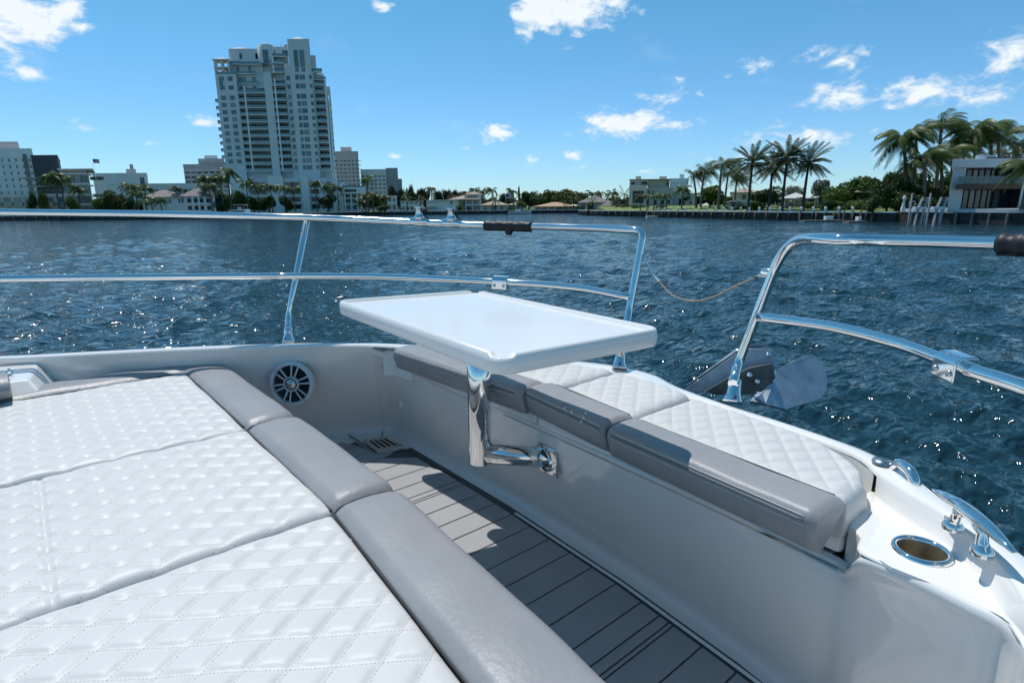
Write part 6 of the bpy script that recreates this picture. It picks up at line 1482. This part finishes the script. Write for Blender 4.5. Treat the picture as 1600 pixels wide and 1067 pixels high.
# bench cushions
ZB, ZBB = dz(.600), dz(.694)
def fback(x): 
    return float(np.interp(x, [-2.26, -2.1, -1.9, -1.7, -1.5, -1.35, -1.2, -1.08, -.98, -.89, -.80, -.70, -.62, -.54, -.47, -.43, -.405], [1.335, 1.385, 1.475, 1.55, 1.605, 1.64, 1.645, 1.625, 1.595, 1.577, 1.566, 1.555, 1.54, 1.51, 1.46, 1.415, 1.36]))
def bench(label, s0, s1, seed, gs=None, ywin=1.318, yfr=1.238, ends=(.030, .030), fb=None, qs0=None, yslope=0.0):
    o = Vector(((s0 + s1) / 2, 1.35, ZBB)); r_ = empty('bench_cushion', o, label=label, cat='cushion')
    yf = lambda x: ywin + yslope * (x - s0)
    quilt_panel('quilted_panel', r_, o, None, yf, fb or fback, s0 if qs0 is None else qs0, s1, ZB, .066, .092, amp=.0060, res=.0055, edge=(ends[0], ends[1], .035, .01), drop=(.016, .016, .020, .002), zbot=ZBB, seed=seed)
    g0, g1 = (s0, s1) if gs is None else gs
    # the sweep runs from starboard to port so that its outer side faces aft
    pt_ = lin((g1, yf(g1) - .004, 0), (g0, yf(g0) - .004, 0), 50)
    w = ywin - yfr
    zt_ = ZB + .004; pf = [(0, zt_ - .010), (.001, zt_ - .004), (.008, zt_)] + [(.008 + (w - .032) * k / 6, zt_ + .004 * math.sin(math.pi * k / 6)) for k in range(1, 6)]
    pf += [(w - .024 + .024 * math.sin(k / 7 * math.pi / 2), zt_ - .022 * (1 - math.cos(k / 7 * math.pi / 2))) for k in range(8)] + [(w - .001, zt_ - .035), (w - .005, zt_ * .5 + ZBB * .5), (w - .016, ZBB + .008), (w - .030, ZBB)]
    bolster('bolster', r_, o, pt_, pf, seed=seed, endw=.020, endsq=.88, wob=.0012)
    # welt and twin stitching along the front edge
    tn_ = (pt_[-1] - pt_[0]).normalized(); nn_ = Vector((-tn_.y, tn_.x, 0))
    for dd_, zz, mm, rr2 in ((.0004, ZB - .0185, GREYD, .0022), (-.0014, ZB - .0095, THREAD, .0011), (.0004, ZB - .0285, THREAD, .0011)):
        piping('welt' if mm is GREYD else 'stitching', r_, o, [Vector((p.x, p.y, zz)) + nn_ * (w + dd_) for p in pt_[2:-2]], rr2, mm)
    piping('piping', r_, o, [Vector((p.x, p.y + .001, ZB - .0005)) for p in pt_[2:-2]], .0022, BLACKP)
    m_ = MB(); xm = (g0 + g1) / 2 + (g1 - g0) * .32; yt_ = yf(xm) - w + .045; m_.box(xm - .03 - o.x, xm + .03 - o.x, yt_ - o.y, yt_ + .03 - o.y, -.008, .001); m_.build('fastening_tab', NONSKID, r_)
    return r_, o
bench('port bench cushion with a long grey front partly under the table', -2.235, -1.350, 1, gs=(-2.235, -1.415), ywin=1.300, yfr=1.185, yslope=.045)
bench('small middle bench cushion with pale scuffs on its grey front', -1.338, -1.002, 2, gs=(-1.402, -1.002), ywin=1.350, yfr=1.232, yslope=-.13, fb=fback)
bench('long starboard bench cushion ending near the cup holder', -.990, -.398, 3, ywin=1.298, yslope=-.095, yfr=1.180, ends=(.028, .035))
# pale scuffs on the middle cushion
mc_ = [o for o in bpy.data.objects if o.get('label', '').startswith('small middle bench')][0]
for (px, py) in ((882, 637), (893, 643), (912, 652), (915, 645), (934, 636), (908, 658)):
    p = on_drop(px, py, .5935) - mc_.location; m_ = MB(); m_.lathe([(.0028, -.003), (.0028, .0012), (0, .0014)], origin=tuple(p), n=6); m_.build('scuff', NONSKID, mc_)

# ================================================================== ANCHOR on the bow roller
an = empty('plough_anchor', on_drop(1180, 620, .66), label='galvanised plough anchor stowed on the bow roller between the rails', cat='anchor')
oa = an.location.copy()
def plate(pts, th, name, m=GALV, bevel=.002):
    """a steel plate given by its corner points, thickened along its normal"""
    P_ = [Vector(p) - oa for p in pts]; n = Vector()
    for i in range(len(P_)): n += (P_[i] - P_[0]).cross(P_[(i + 1) % len(P_)] - P_[0])
    n.normalize(); k = len(P_); v = [p + n * th / 2 for p in P_] + [p - n * th / 2 for p in P_]
    m_ = MB(); m_.add(v, [list(range(k)), list(range(k, 2 * k))[::-1]] + [(i, i + k, (i + 1) % k + k, (i + 1) % k) for i in range(k)]); return m_.build(name, m, an, bevel=bevel)
A_ = lambda px, py, Yv: on_y(px, py, Yv)
# shank: long bent bar rising from behind the rim to the head
plate([A_(1068, 610, 2.14), A_(1156, 548, 2.08), A_(1172, 545, 2.07), A_(1206, 545, 2.05), A_(1212, 575, 2.02), A_(1206, 566, 2.03), A_(1170, 575, 2.05), A_(1100, 612, 2.11)], .030, 'shank')
plate([A_(1066, 608, 2.165), A_(1152, 549, 2.11), A_(1202, 544, 2.085), A_(1200, 541, 2.09), A_(1180, 538, 2.10), A_(1150, 546, 2.12)], .012, 'shank_edge', bevel=0)
plate([A_(1100, 612, 2.00), A_(1140, 588, 1.98), A_(1170, 574, 1.965), A_(1206, 567, 1.95), A_(1210, 590, 1.94), A_(1185, 614, 1.94), A_(1166, 615, 1.95), A_(1140, 618, 1.96)], .05, 'roller_cheek', mat('dark_steel', (.09, .085, .08), .35, metal=.4, var=.4, vscale=20))  # dark mottled steel colour on the roller cheek
# fluke: folded plough blade, three facets
plate([A_(1212, 578, 2.02), A_(1253, 557, 2.10), A_(1270, 555, 2.13), A_(1283, 568, 2.13), A_(1291, 588, 2.10), A_(1290, 610, 2.05), A_(1281, 624, 2.00), A_(1262, 630, 1.97)], .010, 'fluke')
plate([A_(1214, 580, 2.02), A_(1263, 629.5, 1.97), A_(1228, 640, 1.90)], .010, 'fluke_fold', bevel=.001)
plate([A_(1213, 577, 2.02), A_(1229, 641, 1.90), A_(1196, 632, 1.86), A_(1180, 622, 1.87), A_(1192, 612, 1.90)], .010, 'fluke_root', bevel=.001)
plate([A_(1205, 610, 1.90), A_(1182, 614, 1.91), A_(1172, 628, 1.87), A_(1196, 633, 1.86)], .012, 'fluke_tip', bevel=.001)
plate([A_(1196, 546, 2.2), A_(1176, 545, 2.2), A_(1180, 541, 2.2), A_(1188, 538, 2.2), A_(1194, 541, 2.2)], .012, 'roll_bar')
plate([A_(1182, 615, 1.925), A_(1207, 598, 1.95), A_(1208, 600, 1.95), A_(1200, 606, 1.93), A_(1183, 617, 1.92)], .02, 'keeper_bar')
for (px, py, Yv) in ((1200, 554, 2.03), (1183, 596, 1.92), (1171, 586, 1.925)):
    m_ = MB(); m_.lathe([(.009, -.004), (.009, .006), (.004, .007), (0, .007)], origin=tuple(A_(px, py, Yv) - oa), axis=(-.3, -.9, .1), n=12); m_.build('pin', STEEL, an)
